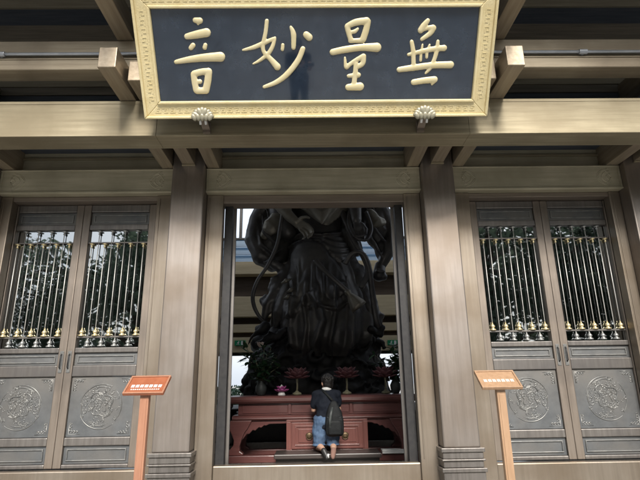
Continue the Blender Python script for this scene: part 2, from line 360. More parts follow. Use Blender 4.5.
# conduit
cd = empty('conduit_pipe', (0, 4.06, 4.53), 'thin grey conduit pipe running along the purlin behind the name board', 'pipe')
MB().tube([(-7, 4.062, 4.535), (7, 4.062, 4.535)], .016, 10).build('pipe', 'pipe', cd, smooth=True)
for x in (-3.0, -1.98, 2.65, 4.3):
    MB().tube([(x-.04, 4.062, 4.535), (x+.04, 4.062, 4.535)], .026, 10).box(x-.012, x+.012, 4.062, 4.089, 4.51, 4.56).build('pipe_fitting', 'pipe', cd, bevel=.003)

# ------------------------------------------------------------------ door leaves
def spiral(mb, c, r, turns, a0, sgn, y, rad, sq=(1,1.3,1)):
    pts = []
    n = int(14*turns)+3
    for i in range(n):
        t = i/(n-1); a = a0 + sgn*turns*2*PI*t; rr = r*(1-.85*t)
        pts.append((c[0]+rr*math.cos(a), y, c[1]+rr*math.sin(a)))
    mb.tube(pts, [rad*(1-.3*i/(n-1)) for i in range(n)], 6, squash=sq)
def make_leaf():
    """closed leaf, local origin at its lower left front corner; width .872, z from .65"""
    W = .872; root = empty('door_leaf', (0,0,0), local=True, parent=hall)
    gl, gr = .10, W-.085
    L = lambda mb, n, m, **k: mb.build(n, m, root, loc=(0,0,0), **k)
    for x0, x1 in ((0, gl), (gr, W)): L(B(x0, x1, 0, .07, .645, 3.53), 'stile', 'stile', bevel=.008)
    for z0, z1 in ((3.44,3.53),(3.22,3.285),(1.81,1.865),(1.56,1.675),(.862,.945),(.645,.685)):
        L(B(gl+.001, gr-.001, .004, .066, z0, z1), 'rail', 'leaf', bevel=.008)
    for n, z0, z1 in (('upper_panel',3.286,3.439),('lock_panel',1.676,1.809),('bottom_panel',.686,.861)):
        p = L(B(gl+.001, gr-.001, .03, .055, z0, z1), n, 'panel', bevel=.004)
        mb = MB(); a, b, c, d = gl+.035, gr-.035, z0+.028, z1-.028; t = .012
        mb.box(a, b, .018, .0295, c, c+t).box(a, b, .018, .0295, d-t, d).box(a, a+t, .019, .0295, c+t+.0005, d-t-.0005).box(b-t, b, .019, .0295, c+t+.0005, d-t-.0005)
        mb.build('raised_border', 'relief', p, bevel=.003, loc=(0,0,0))
    p = L(B(gl+.001, gr-.001, .026, .055, .946, 1.559), 'carved_panel', 'panel', bevel=.006)
    # roundel: coiled dragon and clouds reduced to scrolls
    r0 = random.Random(5); cx, cz, y = (gl+gr)/2, 1.252, .026; mb = MB()
    for rr, a0, a1 in ((.225,.2,2.0),(.215,2.3,3.9),(.228,4.0,5.9),(.20,.9,1.9),(.195,4.3,5.3),(.21,5.9,6.7)):
        n = 20; mb.tube([(cx+rr*math.cos(a0+(a1-a0)*i/n), y, cz+rr*math.sin(a0+(a1-a0)*i/n)) for i in range(n+1)], [.0045*math.sin(PI*(i+.6)/(n+1.2))+.0015 for i in range(n+1)], 6, squash=(1,1.4,1))
    # body of the dragon
    n = 60; body = []
    for i in range(n+1):
        t = i/n; a = .6+t*2*PI*1.6; rr = .14-.09*t+.018*math.sin(t*41)
        body.append((cx+rr*math.cos(a), y-.002, cz+rr*math.sin(a)))
    mb.tube(body, [.0055*(1-.4*i/n) for i in range(n+1)], 8, squash=(1,1.3,1))
    for i in range(120):
        a = r0.uniform(0, 2*PI); rr = (.13*math.sqrt(r0.random()) if i < 70 else r0.uniform(.15,.215))
        spiral(mb, (cx+rr*math.cos(a), cz+rr*math.sin(a)), r0.uniform(.010,.026), r0.uniform(.7,1.3), r0.uniform(0, 6.28), r0.choice((-1,1)), y, r0.uniform(.0025,.0048))
    for i in range(26):
        a = r0.uniform(0, 2*PI); rr = .21*math.sqrt(r0.uniform(.02, 1)); mb.ball((cx+rr*math.cos(a), y, cz+rr*math.sin(a)), (r0.uniform(.006,.014), .006, r0.uniform(.006,.014)), 1)
    mb.build('dragon_roundel', 'relief', p, smooth=True, loc=(0,0,0))
    for sx in (-1, 1):
        for sz in (-1, 1):
            mb = MB(); ox, oz = cx+sx*((gr-gl)/2-.03), cz+sz*.278
            for q in range(3):
                spiral(mb, (ox-sx*(.028+.03*q), oz-sz*.022), .02-.003*q, 1.1, 0, sx, y, .005)
                spiral(mb, (ox-sx*.022, oz-sz*(.05+.028*q)), .019-.003*q, 1.1, 1, -sx, y, .005)
            mb.tube([(ox-sx*.12, y, oz), (ox, y, oz), (ox, y, oz-sz*.12)], .004, 6)
            mb.build('corner_ornament', 'relief', p, smooth=True, loc=(0,0,0))
    L(B(gl-.01, gr+.01, .046, .052, 1.856, 3.229), 'glass_pane', 'glass')
    for z in (1.98, 3.065): L(B(gl+.001, gr-.001, .014, .028, z-.008, z+.008), 'cross_bar', 'leaf', bevel=.003)
    fin = [(.006,0),(.033,.002),(.034,.012),(.021,.020),(.014,.028),(.024,.038),(.026,.050),(.018,.062),(.009,.072),(.0055,.095)]
    for k in range(9):
        x = gl+.045+(gr-gl-.09)*k/8
        z0, z1 = (1.99, 3.055) if k % 2 == 0 else (1.875, 3.21)
        rod = L(MB().tube([(x,.021,z0),(x,.021,z1)], .0052, 8), 'rod', 'rod', smooth=True)
        f = MB().lathe(fin, 12, (x,.021,z0)).build('finial', 'gold' if k % 2 == 0 else 'greyfin', root, smooth=True, loc=(0,0,0))
        t = [(.006,0),(.029,-.002),(.029,-.010),(.010,-.016),(.009,-.030),(.015,-.038),(.006,-.05)]
        MB().lathe([(r, z) for r, z in t][::-1], 10, (x,.021,z1)).build('finial', 'gold' if k % 2 == 0 else 'greyfin', root, smooth=True, loc=(0,0,0))
    sx = gr+.043
    L(B(sx-.02, sx+.02, -.006, -.0005, 1.60, 1.83), 'pull_plate', 'relief', bevel=.004)
    L(MB().tube([(sx,-.004,1.64),(sx,-.03,1.66),(sx,-.03,1.78),(sx,-.004,1.80)], .006, 8), 'pull_handle', 'iron', smooth=True)
    return root
leaf = make_leaf()
# hinge stile (.10) is at local x = 0; pulls at local x = W (meeting stiles)
spots = [(1.852, False), (3.598, True), (-1.852, True), (-3.598, False)]
for i, (x, mir) in enumerate(spots):
    o = leaf if i == 0 else copy_tree(leaf, hall)
    o.location = (x, 5.52-5.2, 0)
    if mir: o.scale = (-1, 1, 1)
# centre doors, swung inward past square
def open_leaf(s):
    root = empty('door_leaf', (s*.958, .44, 0), local=True, parent=hall)
    MB().box(-.025, .025, 0, .86, .22, 3.57).build('leaf_frame', 'leaf', root, bevel=.008, loc=(0,0,0))
    for z0, z1 in ((.4,.85),(.95,1.56),(1.86,3.2)):
        B(-.031 if s > 0 else .0255, -.0255 if s > 0 else .031, .1, .78, z0, z1).build('inset_panel', 'panel', root, bevel=.004, loc=(0,0,0))
    for z in (.5, 1.9, 3.3):
        MB().tube([(s*.035, .02, z-.06), (s*.035, .02, z+.06)], .009, 8).build('hinge', 'brassbits', root, loc=(0,0,0), smooth=True)
    root.rotation_euler = (0, 0, -s*math.radians(12))
open_leaf(-1); open_leaf(1)

# ------------------------------------------------------------------ name board
TILT = math.radians(36); SW = 3.286*.976
sign = empty('name_board', (.03, 4.1, 3.853), 'large gold framed navy name board with four gold characters under the eaves', 'sign', local=True)
sign.rotation_euler = (TILT, 0, -.0035)     # local z runs up the board, local -y faces out
SH = 1.09
def ring(mb, x, z0, z1, w, y0, y1):
    """mitred picture frame: outer half width x, from z0 to z1, band w"""
    o = [(-x,z0),(x,z0),(x,z1),(-x,z1)]; i = [(-x+w,z0+w),(x-w,z0+w),(x-w,z1-w),(-x+w,z1-w)]
    for k in range(4):
        a, b, c, d = o[k], o[(k+1)%4], i[(k+1)%4], i[k]
        mb.hexa([(a[0],y1,a[1]),(b[0],y1,b[1]),(c[0],y1,c[1]),(d[0],y1,d[1]),(a[0],y0,a[1]),(b[0],y0,b[1]),(c[0],y0,c[1]),(d[0],y0,d[1])])
    return mb
X = SW/2
fr = MB(); ring(fr, X, 0, SH, .155, 0, .05); fr.build('frame', 'frame_gold', sign, bevel=.006, loc=(0,0,0)); fro = sign.children[-1]
e1 = MB(); ring(e1, X+.003, -.003, SH+.003, .026, -.022, -.0005); e1.build('outer_moulding', 'frame_gold', fro, bevel=.008, loc=(0,0,0))
e2 = MB(); ring(e2, X-.128, .128, SH-.128, .026, -.016, -.0005); e2.build('inner_moulding', 'frame_gold', fro, bevel=.007, loc=(0,0,0))
# key fret in low relief
mb = MB(); u = .066
def fret(x, z, ax, flip):
    for (a, b, c, d) in ((0,.052,0,.007),(.045,.052,.0072,.045),(.012,.0448,.038,.045),(.012,.019,.018,.0378),(.0192,.034,.018,.025)):
        p = [(a, c), (b, d)]
        (x0, z0), (x1, z1) = p
        if flip: z0, z1 = .045-z1, .045-z0
        if ax: x0, z0, x1, z1 = z0, x0, z1, x1
        mb.box(x+x0, x+x1, -.003, -.0003, z+z0, z+z1)
for z in (.052, SH-.1):
    mb = MB(); n = int((SW-.2)/u)
    for k in range(n): fret(-SW/2+.1+(SW-.2)*k/n, z, 0, k % 2)
    mb.build('fretwork', 'frame_gold', fro, loc=(0,0,0))
for x in (-SW/2+.055, SW/2-.1):
    mb = MB(); n = int((SH-.3)/u)
    for k in range(n): fret(x, .15+(SH-.3)*k/n, 1, k % 2)
    mb.build('fretwork', 'frame_gold', fro, loc=(0,0,0))
B(-X+.15, X-.15, .014, .04, .15, SH-.15).build('panel', 'navy', sign, loc=(0,0,0))
B(-X+.05, X-.05, .052, .075, .05, SH-.05).build('backing', 'darkwood', sign, loc=(0,0,0))
# characters: brush strokes traced in photograph coordinates, carried onto the board's plane
Rm = sign.rotation_euler.to_matrix(); Rinv = Rm.transposed(); s0 = Vector(sign.location); nrm = Rm @ Vector((0,-1,0))
pp = s0 + Rm @ Vector((0, .014, 0))
def onboard(px, py):
    d = FW + RT*((px-320)/FOC) - UP*((py-240)/FOC)
    t = (pp-CAM).dot(nrm)/d.dot(nrm); q = Rinv @ (CAM + d*t - s0)
    return q, t
def brush(origin, sc, strokes):
    mb = MB()
    for st in strokes:
        pts, rad = [], []
        for (x, y, r) in st:
            q, t = onboard(origin[0]+x/sc, origin[1]+y/sc); pts.append(q); rad.append((r*1.3+.3)/sc*t/FOC)
        # densify
        P, Rr = [], []
        m = len(pts)
        if m == 1: mb.ball(pts[0], (rad[0], rad[0]*.45, rad[0]*1.05), 2); continue
        for i in range(m-1):
            p0, p1, p2, p3 = pts[max(i-1,0)], pts[i], pts[i+1], pts[min(i+2,m-1)]
            for k in range(6):
                t = k/6
                P.append(.5*((2*p1)+(p2-p0)*t+(2*p0-5*p1+4*p2-p3)*t*t+(3*p1-p0-3*p2+p3)*t**3)); Rr.append(rad[i]*(1-t)+rad[i+1]*t)
        P.append(pts[-1]); Rr.append(rad[-1])
        mb.tube(P, Rr, 12, squash=(1,.45,1))
        for p, r in ((P[0], Rr[0]), (P[-1], Rr[-1])): mb.ball(p, (r, r*.45, r), 2)
    return mb.build('character', 'char_gold', sign, vox=.0055, sm=2, loc=(0,0,0))
brush((140,0), 5.333, [[(294,108,11),(320,110,13)],[(310,112,13),(310,128,6)],[(250,195,12),(300,185,16),(356,174,18)],[(271,256,10),(283,242,11)],[(345,254,10),(349,240,9)],
    [(192,331,9),(260,318,13),(340,308,16),(430,303,20)]])
brush((120,0), 3.2, [[(236,238,8),(239,262,8),(244,288,8)],[(238,236,8),(262,230,8),(284,229,9)],[(284,231,9),(281,260,9),(275,288,9)],[(246,290,8),(276,290,8)],[(245,262,5),(256,261,6)]])
brush((235,10), 5.333, [[(170,58,9),(163,120,9),(150,185,9),(155,225,9),(190,262,11),(226,303,15)],[(42,214,5),(100,199,9),(150,178,10),(213,150,7)],[(213,152,7),(200,195,9),(175,235,9),(130,270,7),(95,288,4)],
    [(255,187,8),(253,210,8)],[(298,92,7),(312,130,12),(312,200,10)],[(380,132,14),(396,146,15)],[(362,207,11),(335,270,12),(280,340,12),(220,385,10),(155,410,7)]])
brush((320,10), 5.337, [[(145,88,12),(155,130,11),(165,160,11)],[(145,86,11),(190,66,14),(250,58,15)],[(256,62,13),(245,110,14),(230,156,14)],[(160,164,9),(228,162,10)],[(160,120,7),(186,114,9),(202,100,6)],
    [(67,225,13),(130,212,14),(220,200,14),(304,200,19)],[(133,254,5),(139,305,9),(160,290,9),(185,272,9),(232,246,11)],[(232,248,12),(228,285,11),(200,303,10)],[(192,285,10),(188,340,11),(180,400,11)],[(152,352,8),(205,347,11)],[(150,412,13),(214,408,17)]])
brush((385,10), 5.333, [[(228,57,10),(205,85,13),(190,108,13)],[(190,110,8),(225,97,9),(256,95,13)],[(258,97,13),(240,125,11),(196,156,8)],[(125,238,7),(200,220,10),(260,208,11),(315,203,13)],
    [(142,170,9),(150,220,10),(152,290,10)],[(200,185,5),(193,225,6),(190,268,7)],[(238,185,5),(224,225,7),(222,252,7)],[(282,168,8),(275,220,10),(262,265,9),(240,310,9),(216,338,5)],
    [(75,318,11),(150,308,13),(250,295,13),(350,292,15)],[(152,385,12),(210,376,13),(264,371,14)],[(264,371,14),(250,397,5)]])
# lotus brackets under the board
for px in (203.5, 423.5):
    q, _ = onboard(px, 117); x = q.x
    lb = MB()
    for k in range(-4, 5):
        a = k*.33; L_ = .115*(1-.02*abs(k))
        lb.ball((x+math.sin(a)*L_*.55, -.02-.008*(k % 2), .0+math.cos(a)*L_*.45), (.028, .022, .055), 2, Matrix.Rotation(a, 4, 'Y'))
    for k in range(-2, 3): lb.ball((x+k*.038, -.045, .012), (.022, .016, .036), 2, Matrix.Rotation(k*.25, 4, 'Y'))
    l = lb.build('lotus_bracket', 'lotusgold', sign, smooth=True, loc=(0,0,0))
    for dx in (-.025, .025): MB().tube([(x+dx, -.03, -.01), (x+dx, -.02, -.055)], .011, 8).build('peg', 'white', l, smooth=True, loc=(0,0,0))
    wl = Rm @ Vector((x, 0, 0)) + s0
    st = MB().hexa([(wl.x-.035, 4.24, 3.815), (wl.x+.035, 4.24, 3.815), (wl.x+.035, 4.255, 3.815), (wl.x-.035, 4.255, 3.815), (wl.x-.035, 4.06, 3.85), (wl.x+.035, 4.06, 3.85), (wl.x+.035, 4.085, 3.87), (wl.x-.035, 4.085, 3.87)])
    st.box(wl.x-.035, wl.x+.035, 4.256, 4.29, 3.79, 3.90)
    st.xf(Matrix.LocRotScale(s0, sign.rotation_euler, None).inverted()).build('support_strap', 'lintel', sign, loc=(0,0,0))

# ------------------------------------------------------------------ lectern signs
def lectern(px, py, wood, label, rz, faint):
    b = at(px, py, 3.9)
    r = empty('sign_post', (b.x, b.y, 0), label, 'sign post', 'wooden sign posts before the door columns', local=True)
    L = lambda m, n, mt, pa=None, **k: m.build(n, mt, pa or r, loc=(0,0,0), **k)
    H = b.z
    L(B(-.034, .034, .03, .075, 0, H+.012), 'post', wood, bevel=.005)
    L(B(-.02, .02, .0255, .0295, .3, H-.03), 'post_inlay', wood, bevel=.003)
    L(B(-.2, .2, -.05, .19, .0, .035), 'foot', wood, bevel=.006)
    bd = empty('board', (0, 0, H), local=True, parent=r); bd.rotation_euler = (math.radians(39), 0, 0); bd['local'] = 1
    w, d = .157, .206
    B(-w, w, 0, d, 0, .018).build('board_panel', 'signface' if not faint else wood, bd, bevel=.003, loc=(0,0,0))
    m = MB(); t = .014
    m.box(-w, w, 0, t, .0185, .026).box(-w, w, d-t, d, .0185, .026).box(-w, -w+t, t+.0005, d-t-.0005, .0185, .026).box(w-t, w, t+.0005, d-t-.0005, .0185, .026)
    m.build('board_rim', wood, bd, bevel=.003, loc=(0,0,0))
    r1 = random.Random(11 if faint else 4); m = MB()
    def glyph(x, y, s):
        for k in range(3): m.box(x-s*.42, x+s*.42, y+s*(-.4+.38*k), y+s*(-.4+.38*k+.17), .0184, .0196-.0002*k)
        for k in (-1, 1): m.box(x+s*(.3*k-.08), x+s*(.3*k+.08), y-s*.46, y+s*.46, .0183, .0199)
        m.box(x-s*.07, x+s*.07, y-s*.1, y+s*.5, .0183, .0201)
    for k in range(7): glyph(-.105+.035*k, .085, .031)
    if not faint:
        for k in range(14): glyph(-.105+.0162*k, .048, .012)
    m.build('lettering', 'white' if not faint else 'stone', bd, loc=(0,0,0))
    r.rotation_euler = (0, 0, rz)
lectern(143, 395.6, 'signwood', 'orange wooden sign post with white lettering in front of the left column', math.radians(-3), 0)
lectern(502.5, 389.8, 'signwood2', 'honey coloured wooden sign post with faded lettering by the right door', math.radians(1), 1)

# ------------------------------------------------------------------ altar table
alt = empty('altar_table', (.08, 8.2, .34), 'dark red carved wooden altar table with central cabinet below the statue', 'altar')
AX0, AX1 = -1.38, 1.53; ac = (AX0+AX1)/2
A = lambda m, n, mt='redwood', pa=None, **k: m.build(n, mt, pa or alt, **({'loc': (0,0,0)} if pa else {}), **k)
A(MB().prism([(7.86,1.17),(7.83,1.20),(7.82,1.235),(7.84,1.265),(7.86,1.275),(8.72,1.275),(8.72,1.17)], AX0, AX1, 'X'), 'tabletop', bevel=.006)
A(B(AX0+.2, AX1-.2, 7.93, 8.66, 1.0, 1.168), 'waist_panel', bevel=.004)
for x0, x1 in ((AX0+.26, ac-.5), (ac-.44, ac+.44), (ac+.5, AX1-.26)):
    A(B(x0, x1, 7.918, 7.9295, 1.025, 1.145), 'waist_inset', 'redwood', bevel=.008)
for x in (ac-.47, ac+.47): A(B(x-.022, x+.022, 7.905, 7.9295, 1.002, 1.167), 'waist_post', bevel=.005)
A(MB().prism([(7.86,.93),(7.84,.955),(7.86,.985),(7.9,.998),(8.68,.998),(8.68,.93)], AX0+.12, AX1-.12, 'X'), 'shoulder_moulding', bevel=.005)
# scalloped aprons and cabriole legs
def apron(x0, x1, s):
    """x0 at the leg, x1 at the cabinet; s is the direction"""
    poly = [(x0,.928),(x1,.928),(x1,.865)]
    sc = [(.52,.862),(.47,.835),(.44,.84),(.40,.80),(.36,.81),(.31,.755),(.27,.765),(.22,.70),(.18,.70),(.13,.62),(.08,.58),(0,.56)]
    poly += [(x0+s*a, z) for a, z in sc]
    A(MB().prism(poly, 7.90, 7.94), 'apron', bevel=.008)
apron(AX0+.16, -.42, 1); apron(AX1-.16, .76, -1)
for s, xe in ((1, AX0), (-1, AX1)):
    pr = [(.10,.93),(.06,.88),(.07,.80),(.12,.70),(.155,.60),(.15,.52),(.10,.45),(.03,.41),(.0,.385),(.02,.352),(.30,.352),(.30,.385),(.25,.42),(.245,.50),(.27,.60),(.31,.72),(.36,.80),(.42,.93)]
    for y0 in (7.86, 8.52): A(MB().prism([(xe+s*a, z) for a, z in pr], y0, y0+.13), 'leg', bevel=.012)
A(B(AX0-.02, AX1+.02, 7.84, 8.0, .34, .44), 'floor_rail', bevel=.01); A(B(AX0-.02, AX1+.02, 8.52, 8.68, .34, .44), 'floor_rail', bevel=.01)
cab = A(B(-.42, .76, 7.86, 8.55, .40, .926), 'cabinet', 'redwood2', bevel=.006)
A(MB().box(-.44, .78, 7.845, 7.8595, .385, .43).box(-.44, .78, 7.845, 7.8595, .895, .93).box(-.44, -.375, 7.846, 7.8595, .4305, .8945).box(.715, .78, 7.846, 7.8595, .4305, .8945), 'cabinet_frame', 'redwood2', cab, bevel=.004)
for x0, x1 in ((-.36, .165), (.175, .70)):
    d = A(B(x0, x1, 7.835, 7.8585, .445, .88), 'cabinet_door', 'redwood2', cab, bevel=.005)
    m = MB()
    a, b, c, e, t = x0+.05, x1-.05, .495, .83, .022
    m.box(a, b, 7.822, 7.8345, c, c+t).box(a, b, 7.822, 7.8345, e-t, e).box(a, a+t, 7.823, 7.8345, c+t, e-t).box(b-t, b, 7.823, 7.8345, c+t, e-t).box(a+.05, b-.05, 7.826, 7.8345, c+.055, e-.055)
    m.build('door_moulding', 'redwood2', alt, bevel=.004)
    xc = (x0+x1)/2
    hmb = MB().lathe([(.001,0),(.055,.0),(.05,.012),(.02,.018),(.001,.02)], 20).xf(Matrix.Rotation(PI/2, 4, 'X')).xf(Matrix.Translation((xc, 7.822, .665)))
    hmb.tube([(xc+.042*math.cos(a), 7.80, .645+.042*math.sin(a)) for a in [2*PI*i/20 for i in range(20)]], .006, 6, closed=True)
    hmb.build('ring_handle', 'brassbits', alt, smooth=True)

for o in list(alt.children_recursive):      # legs and cabinet stand on the foot rails
    if not o.name.startswith('floor_rail'):
        for v in o.data.vertices:
            if v.co.z < .93: v.co.z = .93-(.93-v.co.z)*.844
# kneeling bench and card
kb = empty('kneeling_bench', (.16, 7.5, .34), 'long low dark bench that the kneeling visitor rests on', 'bench')
kb_top = B(-.58, .9, 7.28, 7.74, .46, .52).build('bench_top', 'darkbench', kb, bevel=.012)
B(-.56, .88, 7.36, 7.70, .38, .4595).build('apron', 'darkbench', kb, bevel=.006)
for x in (-.5, .82):
    for y in (7.36, 7.64): B(x-.035, x+.035, y-.03, y+.03, .34, .3795).build('foot', 'darkbench', kb, bevel=.006)
wb = empty('offering_box', (1.22, 7.92, .442), 'flat white box lying on the altar foot rail at the right', 'box')
c0 = at(388, 455, 7.86)
B(.98, 1.44, 7.80, 7.95, .4415, .475).build('box_base', 'white', wb, bevel=.005); B(.975, 1.445, 7.795, 7.955, .4755, .495).build('box_lid', 'white', wb, bevel=.006)

# altar top objects
def petals(mb, c, n, r, h, w, tilt, jit=0):
    for k in range(n):
        a = 2*PI*(k+jit)/n
        m = Matrix.Rotation(a, 4, 'Z') @ Matrix.Rotation(tilt, 4, 'Y')
        mb.ball(Vector(c)+Vector((math.cos(a)*r, math.sin(a)*r, h*.45)), (w*.28, w, h*.55), 2, m)
for i, (px, py, lab) in enumerate(((297, 395, 'dusty pink lotus flower standing left of the visitor, beside the purple lamp'), (347, 395, 'dusty pink lotus flower standing just right of the kneeling visitor'), (386, 395, 'dusty pink lotus flower at the far right end of the altar top'))):
    b = at(px, py, 8.3); b.z = 1.276
    r = empty('lotus_flower', b, lab, 'flower', 'dusty pink lotus flowers on the altar', local=True)
    L = lambda m, n, mt, **k: m.build(n, mt, r, loc=(0,0,0), **k)
    L(MB().lathe([(.03,0),(.075,.004),(.07,.03),(.03,.05),(.016,.07)], 16), 'base', 'stem', smooth=True)
    L(MB().tube([(0,0,.06),(.005,0,.15),(0,0,.25)], [.016,.014,.018], 8), 'stem', 'stem', smooth=True)
    m = MB(); petals(m, (0,0,.24), 10, .13, .17, .055, 1.0); petals(m, (0,0,.25), 9, .09, .2, .05, .65, .5); petals(m, (0,0,.22), 8, .15, .13, .045, 1.3, .3); petals(m, (0,0,.26), 5, .03, .16, .04, .2)
    L(m, 'petals', 'pink', smooth=True)
b = at(281.5, 395.5, 8.05); b.z = 1.276
r = empty('lotus_lamp', b, 'small purple lotus lamp with white base on the altar top', 'lamp', local=True)
MB().lathe([(.055,0),(.06,.01),(.05,.04),(.045,.05)], 20).build('base', 'white', r, smooth=True, loc=(0,0,0))
m = MB(); petals(m, (0,0,.045), 9, .085, .07, .035, 1.0); petals(m, (0,0,.065), 7, .05, .09, .03, .6, .5); m.build('petals', 'purple', r, smooth=True, loc=(0,0,0))
MB().lathe([(.02,.06),(.035,.09),(.03,.125),(.016,.15),(.004,.165)], 16).build('bud', 'white', r, smooth=True, loc=(0,0,0))
def leafblade(mb, base, d, L_, w, up):
    d = Vector(d).normalized(); side = d.cross(Vector((0,0,1))); side = side.normalized() if side.length > .01 else Vector((1,0,0))
    rows = []
    for i in range(5):
        t = i/4; p = Vector(base)+d*L_*t+Vector((0,0,up*t*t)); ww = w*math.sin(PI*(.12+.88*t)**.8)+.001
        rows.append((mb.b.verts.new(p-side*ww), mb.b.verts.new(p+Vector((0,0,-.15*ww))), mb.b.verts.new(p+side*ww)))
    for a, c in zip(rows, rows[1:]):
        mb.b.faces.new((a[0],a[1],c[1],c[0])); mb.b.faces.new((a[1],a[2],c[2],c[1]))
def plant(px, Y, lab, seed, flower):
    b = at(px, 395, Y); b.z = 1.276; q = random.Random(seed)
    r = empty('potted_plant', b, lab, 'plant', local=True)
    L = lambda m, n, mt, **k: m.build(n, mt, r, loc=(0,0,0), **k)
    L(MB().lathe([(.05,0),(.06,.01),(.085,.07),(.09,.13),(.06,.19),(.05,.21),(.062,.225)], 20), 'vase', 'nylon2', smooth=True)
    m = MB(); tips = []
    for k in range(16):
        a = q.uniform(0, 6.28); rr = q.uniform(.05,.34); h = q.uniform(.32,.82)
        tip = Vector((rr*math.cos(a), rr*math.sin(a)*.7, h)); m.tube([(0,0,.2), tip*.55+Vector((0,0,.12)), tip], [.009,.007,.004], 5); tips.append(tip)
    L(m, 'stem', 'stem', smooth=True)
    m = MB()
    for tip in tips:
        for k in range(13):
            t = q.uniform(.45, 1.05); a = q.uniform(0, 6.28); base = tip*t; base.z = max(base.z, .25)
            leafblade(m, base, (math.cos(a), math.sin(a), q.uniform(-.3,.5)), q.uniform(.10,.22), q.uniform(.022,.05), q.uniform(-.07,.03))
    L(m, 'foliage', 'leafgreen')
    if flower:
        m = MB(); petals(m, (-.02,-.05,.76), 7, .035, .09, .035, .5); m.ball((-.02,-.05,.80), .03, 2); L(m, 'blossom', 'paleblush', smooth=True)
plant(261, 8.3, 'leafy green plant in a dark vase with one pale blossom, left end of altar', 3, True)
plant(396, 8.42, 'leafy green plant in a dark vase at the right end of altar', 9, False)
# pale glazed jars beside the altar ends
for px, py, lab in ((228.5, 409, 'pale blush glazed jar on a dark stand left of the altar'), (409, 411, 'pale blush glazed jar on a dark stand right of the altar')):
    b = at(px, py, 8.75)
    r = empty('glazed_jar', b, lab, 'jar', 'glazed jars beside the altar', local=True)
    MB().lathe([(.05,0),(.075,.03),(.085,.09),(.06,.14),(.045,.155),(.055,.17)], 20).build('jar_body', 'paleblush', r, smooth=True, loc=(0,0,0))
    MB().lathe([(.058,.171),(.05,.19),(.02,.205),(.012,.22),(.018,.232),(.004,.245)], 20).build('lid', 'darkbench', r, smooth=True, loc=(0,0,0))
    s = empty('jar_stand', (b.x, b.y, .5), lab.replace('pale blush glazed jar on a dark stand', 'tall black lacquered stand carrying a pale jar'), 'stand', 'black stands beside the altar', local=True)
    MB().box(-.16, .16, -.16, .16, b.z-.5-.04, b.z-.5-.001).build('stand_top', 'nylon', s, bevel=.008, loc=(0,0,0))
    m = MB(); q = random.Random(2)
    for i in range(26):
        a, z = q.uniform(0, 6.28), q.uniform(.12, .42); rr = .15+.05*math.sin(PI*min(1,(z-.06)/.5)); m.ball((rr*math.cos(a), rr*math.sin(a), z), q.uniform(.008,.017), 1)
    m.build('glint_dots', 'white', s, smooth=True, loc=(0,0,0))  # white balls put in for the bright glints on the black stand
    MB().lathe([(.17,0),(.19,.04),(.15,.08),(.19,.2),(.20,.35),(.15,.48),(.13,b.z-.542)], 24).build('pedestal', 'rock', s, smooth=True, loc=(0,0,0))

hd = empty('clipped_hedge', (-3.3, 17.5, 0), 'clipped dark hedge outside the rear doorway left of the statue', 'hedge')
m = MB(); q = random.Random(6)
for i in range(5200):
    c = Vector((q.uniform(-4.6,-2.1), q.uniform(17,18), q.uniform(.05,1.36)+.05*math.sin(i))); u = Vector((q.gauss(0,1), q.gauss(0,1), q.gauss(0,1))).normalized(); w = u.orthogonal().normalized(); k = q.uniform(.03,.06)
    m.b.faces.new([m.b.verts.new(c+u*k*1.5), m.b.verts.new(c+w*k*.7), m.b.verts.new(c-u*k*1.5), m.b.verts.new(c-w*k*.7)])
m.build('foliage', 'leafgreen', hd)
# exit signs on the back beams
for px, py, lab in ((240, 343, 'small green exit sign on the back beam left of the statue'), (393, 342.5, 'small green exit sign on the back beam right of the statue')):
    b = at(px, py, 14.7)
    r = empty('exit_sign', b, lab, 'exit sign', 'green exit signs on the back beam', local=True)
    B(-.16, .16, 0, .04, -.075, .075).build('sign_box', 'green_sign', r, bevel=.006, loc=(0,0,0))
    m = MB(); f = lambda pts, w: m.tube([(x, -.004, z) for x, z in pts], w, 6)
    m.ball((-.035,-.004,.045), .013, 1); f([(-.04,.03),(-.055,-.01)], .012); f([(-.055,-.01),(-.03,-.03),(-.035,-.055)], .007); f([(-.055,-.01),(-.075,-.035),(-.1,-.035)], .007); f([(-.04,.025),(-.015,.01)], .006); f([(-.042,.025),(-.07,.02),(-.075,0)], .006)
    m.box(.03, .1, -.006, -.0005, -.055, .055); m.build('running_figure', 'white', r, loc=(0,0,0))

# ------------------------------------------------------------------ statue
SY = 10.5
st = empty('bronze_statue', (0, SY, .5), 'giant dark bronze robed goddess statue standing on a swirling cloud pedestal', 'statue')
px2m = lambda: .0229
def S(px, py, dy=0): return at(px, py, SY+dy)
k_ = .0229
ROWS = [(150,292,340,.7),(170,284,350,.72),(190,284,352,.72),(207,290,350,.7),(225,294,347,.66),(240,294,346,.68),(252,291,349,.72),(265,289,352,.76),(282,286,358,.78),(300,281,364,.8),(318,279,367,.82),(335,280,368,.84),(345,283,365,.86),(358,289,359,.88)]
def rowat(py):
    for A, B_ in zip(ROWS, ROWS[1:]):
        if py <= B_[0]:
            t = (py-A[0])/(B_[0]-A[0]); t = t*t*(3-2*t)*.5+t*.5
            return [A[i]*(1-t)+B_[i]*t for i in (1, 2, 3)]
    return ROWS[-1][1:]
def seglen(px, py, path):
    best = 1e9
    for (x0, y0), (x1, y1) in zip(path, path[1:]):
        dx, dy = x1-x0, y1-y0; t = max(0, min(1, ((px-x0)*dx+(py-y0)*dy)/(dx*dx+dy*dy))); best = min(best, math.hypot(px-x0-t*dx, py-y0-t*dy))
    return best
def inside(px, py, poly):
    c = False
    for (x0, y0), (x1, y1) in zip(poly, poly[1:]+poly[:1]):
        if (y0 > py) != (y1 > py) and px < (x1-x0)*(py-y0)/(y1-y0)+x0: c = not c
    return c
